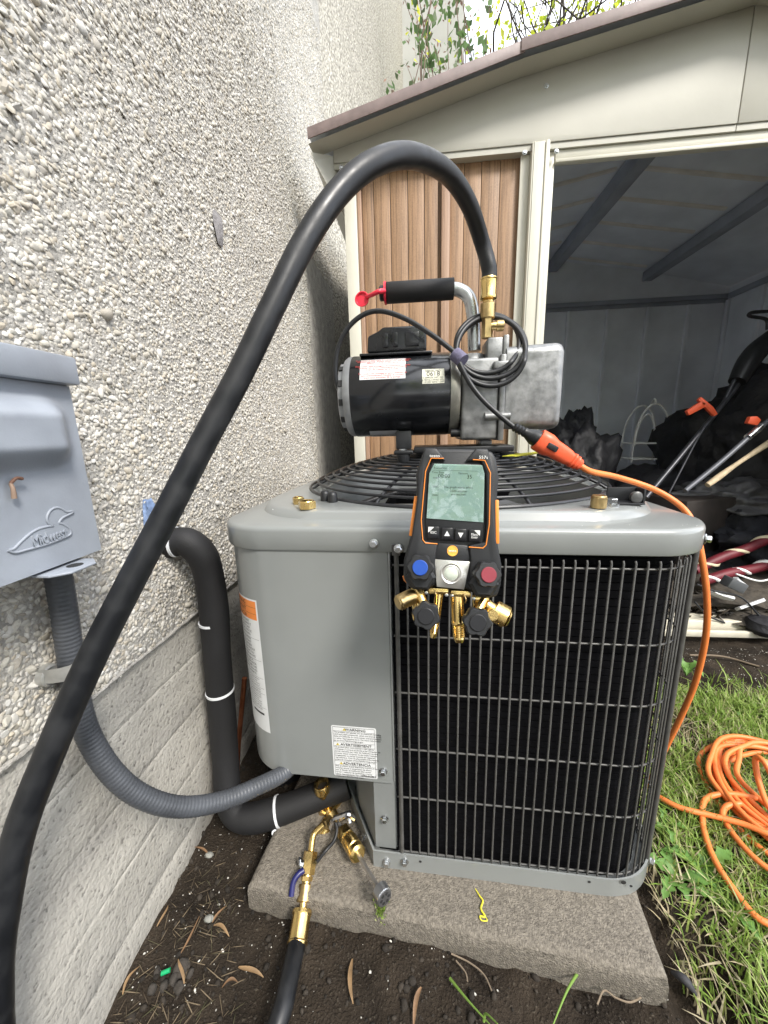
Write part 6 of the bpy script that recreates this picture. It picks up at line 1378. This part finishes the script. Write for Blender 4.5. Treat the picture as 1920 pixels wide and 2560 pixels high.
for k, (pp, lab) in enumerate((([(972, 2114), (1010, 2160), (1060, 2215)], 'long green grass blade on the soil below the pad\'s middle'), ([(1252, 2095), (1225, 2140), (1194, 2215)], 'long green grass blade leaning on the pad\'s front edge'), ([(1045, 2205), (1050, 2190), (1075, 2212)], 'short bent grass blade at the bottom edge'))):
    P = [PZ(u, v, .02+.012*i) for i, (u, v) in enumerate(pp)]; mb = MB(); mb.tube(P, lambda s: .0020*(1-.75*s)+.0003, 6, sub=8); top1(mb, 'grass_blade', gb, lab, 'grass blade', 'single blades on the soil', smooth=60)
rt = M('root_tan', (.22, .17, .12), .8, var=.2)
for k, (pp, lab) in enumerate((([(975, 2060), (1015, 2080), (1045, 2105), (1062, 2140)], 'pale root curving out under the pad\'s middle'), ([(1290, 2170), (1305, 2140), (1330, 2155), (1360, 2165), (1385, 2155)], 'pale rootlet with a kink below the pad\'s right corner'), ([(985, 2075), (1005, 2100), (1010, 2120)], 'short pale root below the pad\'s front'), ([(1490, 1415), (1560, 1418), (1640, 1440)], 'long brown root on the bare soil in front of the shed'))):
    P = [PZ(u, v, .016) for u, v in pp]; mb = MB(); mb.tube(P, .0012 if k < 3 else .003, 6, sub=8); top1(mb, 'root', rt, lab, 'root', 'loose roots on the soil', smooth=60)
mb = MB(); A_, B_ = PZ(1450, 2100, .015), PZ(1505, 2150, .015); mb.tube([A_, (A_+B_)/2+Vector((0, 0, .008)), B_], lambda s: .006*math.sin(.3+2.6*s), 8); top1(mb, 'bark_strip', M('bark_strip', (.045, .045, .05), .7, var=.2), 'dark strip of edging beside the pad\'s right corner', 'strip', smooth=60)
it = []
for i in range(230):
    u = random.uniform(250, 520); v = random.uniform(1840, 2220); p = PZ(u, v, 0)
    if p.x < -.445 or (p.y > .47 and p.x > -.30): continue
    s = random.uniform(.0010, .0018); it.append(((p.x, p.y, ground_z(p.x, p.y)+.003), (s*random.uniform(6, 16), s*.5, s*.4), np.array(Matrix.Rotation(random.uniform(0, 3.14), 3, 'Z')@Matrix.Rotation(random.gauss(0, .25), 3, 'Y'))))
tag(scatter('straw_bits', it, ramp_island('straw', [(.13, .10, .065), (.20, .155, .10), (.08, .06, .04), (.07, .07, .035)], .8), TEMP1), 'fine dead straw and rootlets on the soil by the foundation', 'litter', kind='stuff')
it = []
for (u, v, s) in ((700, 2030, .0), (395, 2085, .016), (375, 2110, .012), (352, 2128, .009), (385, 2130, .01), (340, 2100, .008), (330, 2140, .009), (410, 2100, .008), (450, 1850, .008)):
    if s:
        p = PZ(u, v, .004); it.append(((p.x, p.y, ground_z(p.x, p.y)+s*.3), (s, s*.8, s*.6), rrot()))
tag(scatter('soil_clods', it, M('clod', (.05, .043, .036), .95, var=.3, bump=.6), TEMP2, smooth=True), 'small dark clods of earth by the foundation', 'soil', kind='stuff')
for (u, v, s, lab) in ((452, 1988, .008, 'pale stone lying between foundation and pad'), (452, 1850, .008, 'pale green-grey stone under the pipe elbow')):
    p = PZ(u, v, .004); bm_ = blobby((p.x, p.y, .008), (s, s*.7, s*.5), s*900, .25, 3); top1(bm_, 'stone', M('pale_stone', (.25, .25, .225), .7, var=.15, scale=60), lab, 'stone', 'pale stones on the soil', smooth=60)
moss = []
for i in range(260):
    p = PZ(822+random.gauss(0, 5), 1962+random.gauss(0, 14), PT); moss.append((p+Vector((0, 0, .001)))[:])
V, T = leaf_mesh(moss, [(random.gauss(0, .5), random.gauss(0, .5), 1) for _ in moss], .006, .0012); tag(np_mesh('moss', V, T, gm, None, False), 'small patch of green moss on the pad edge', 'moss', kind='stuff')
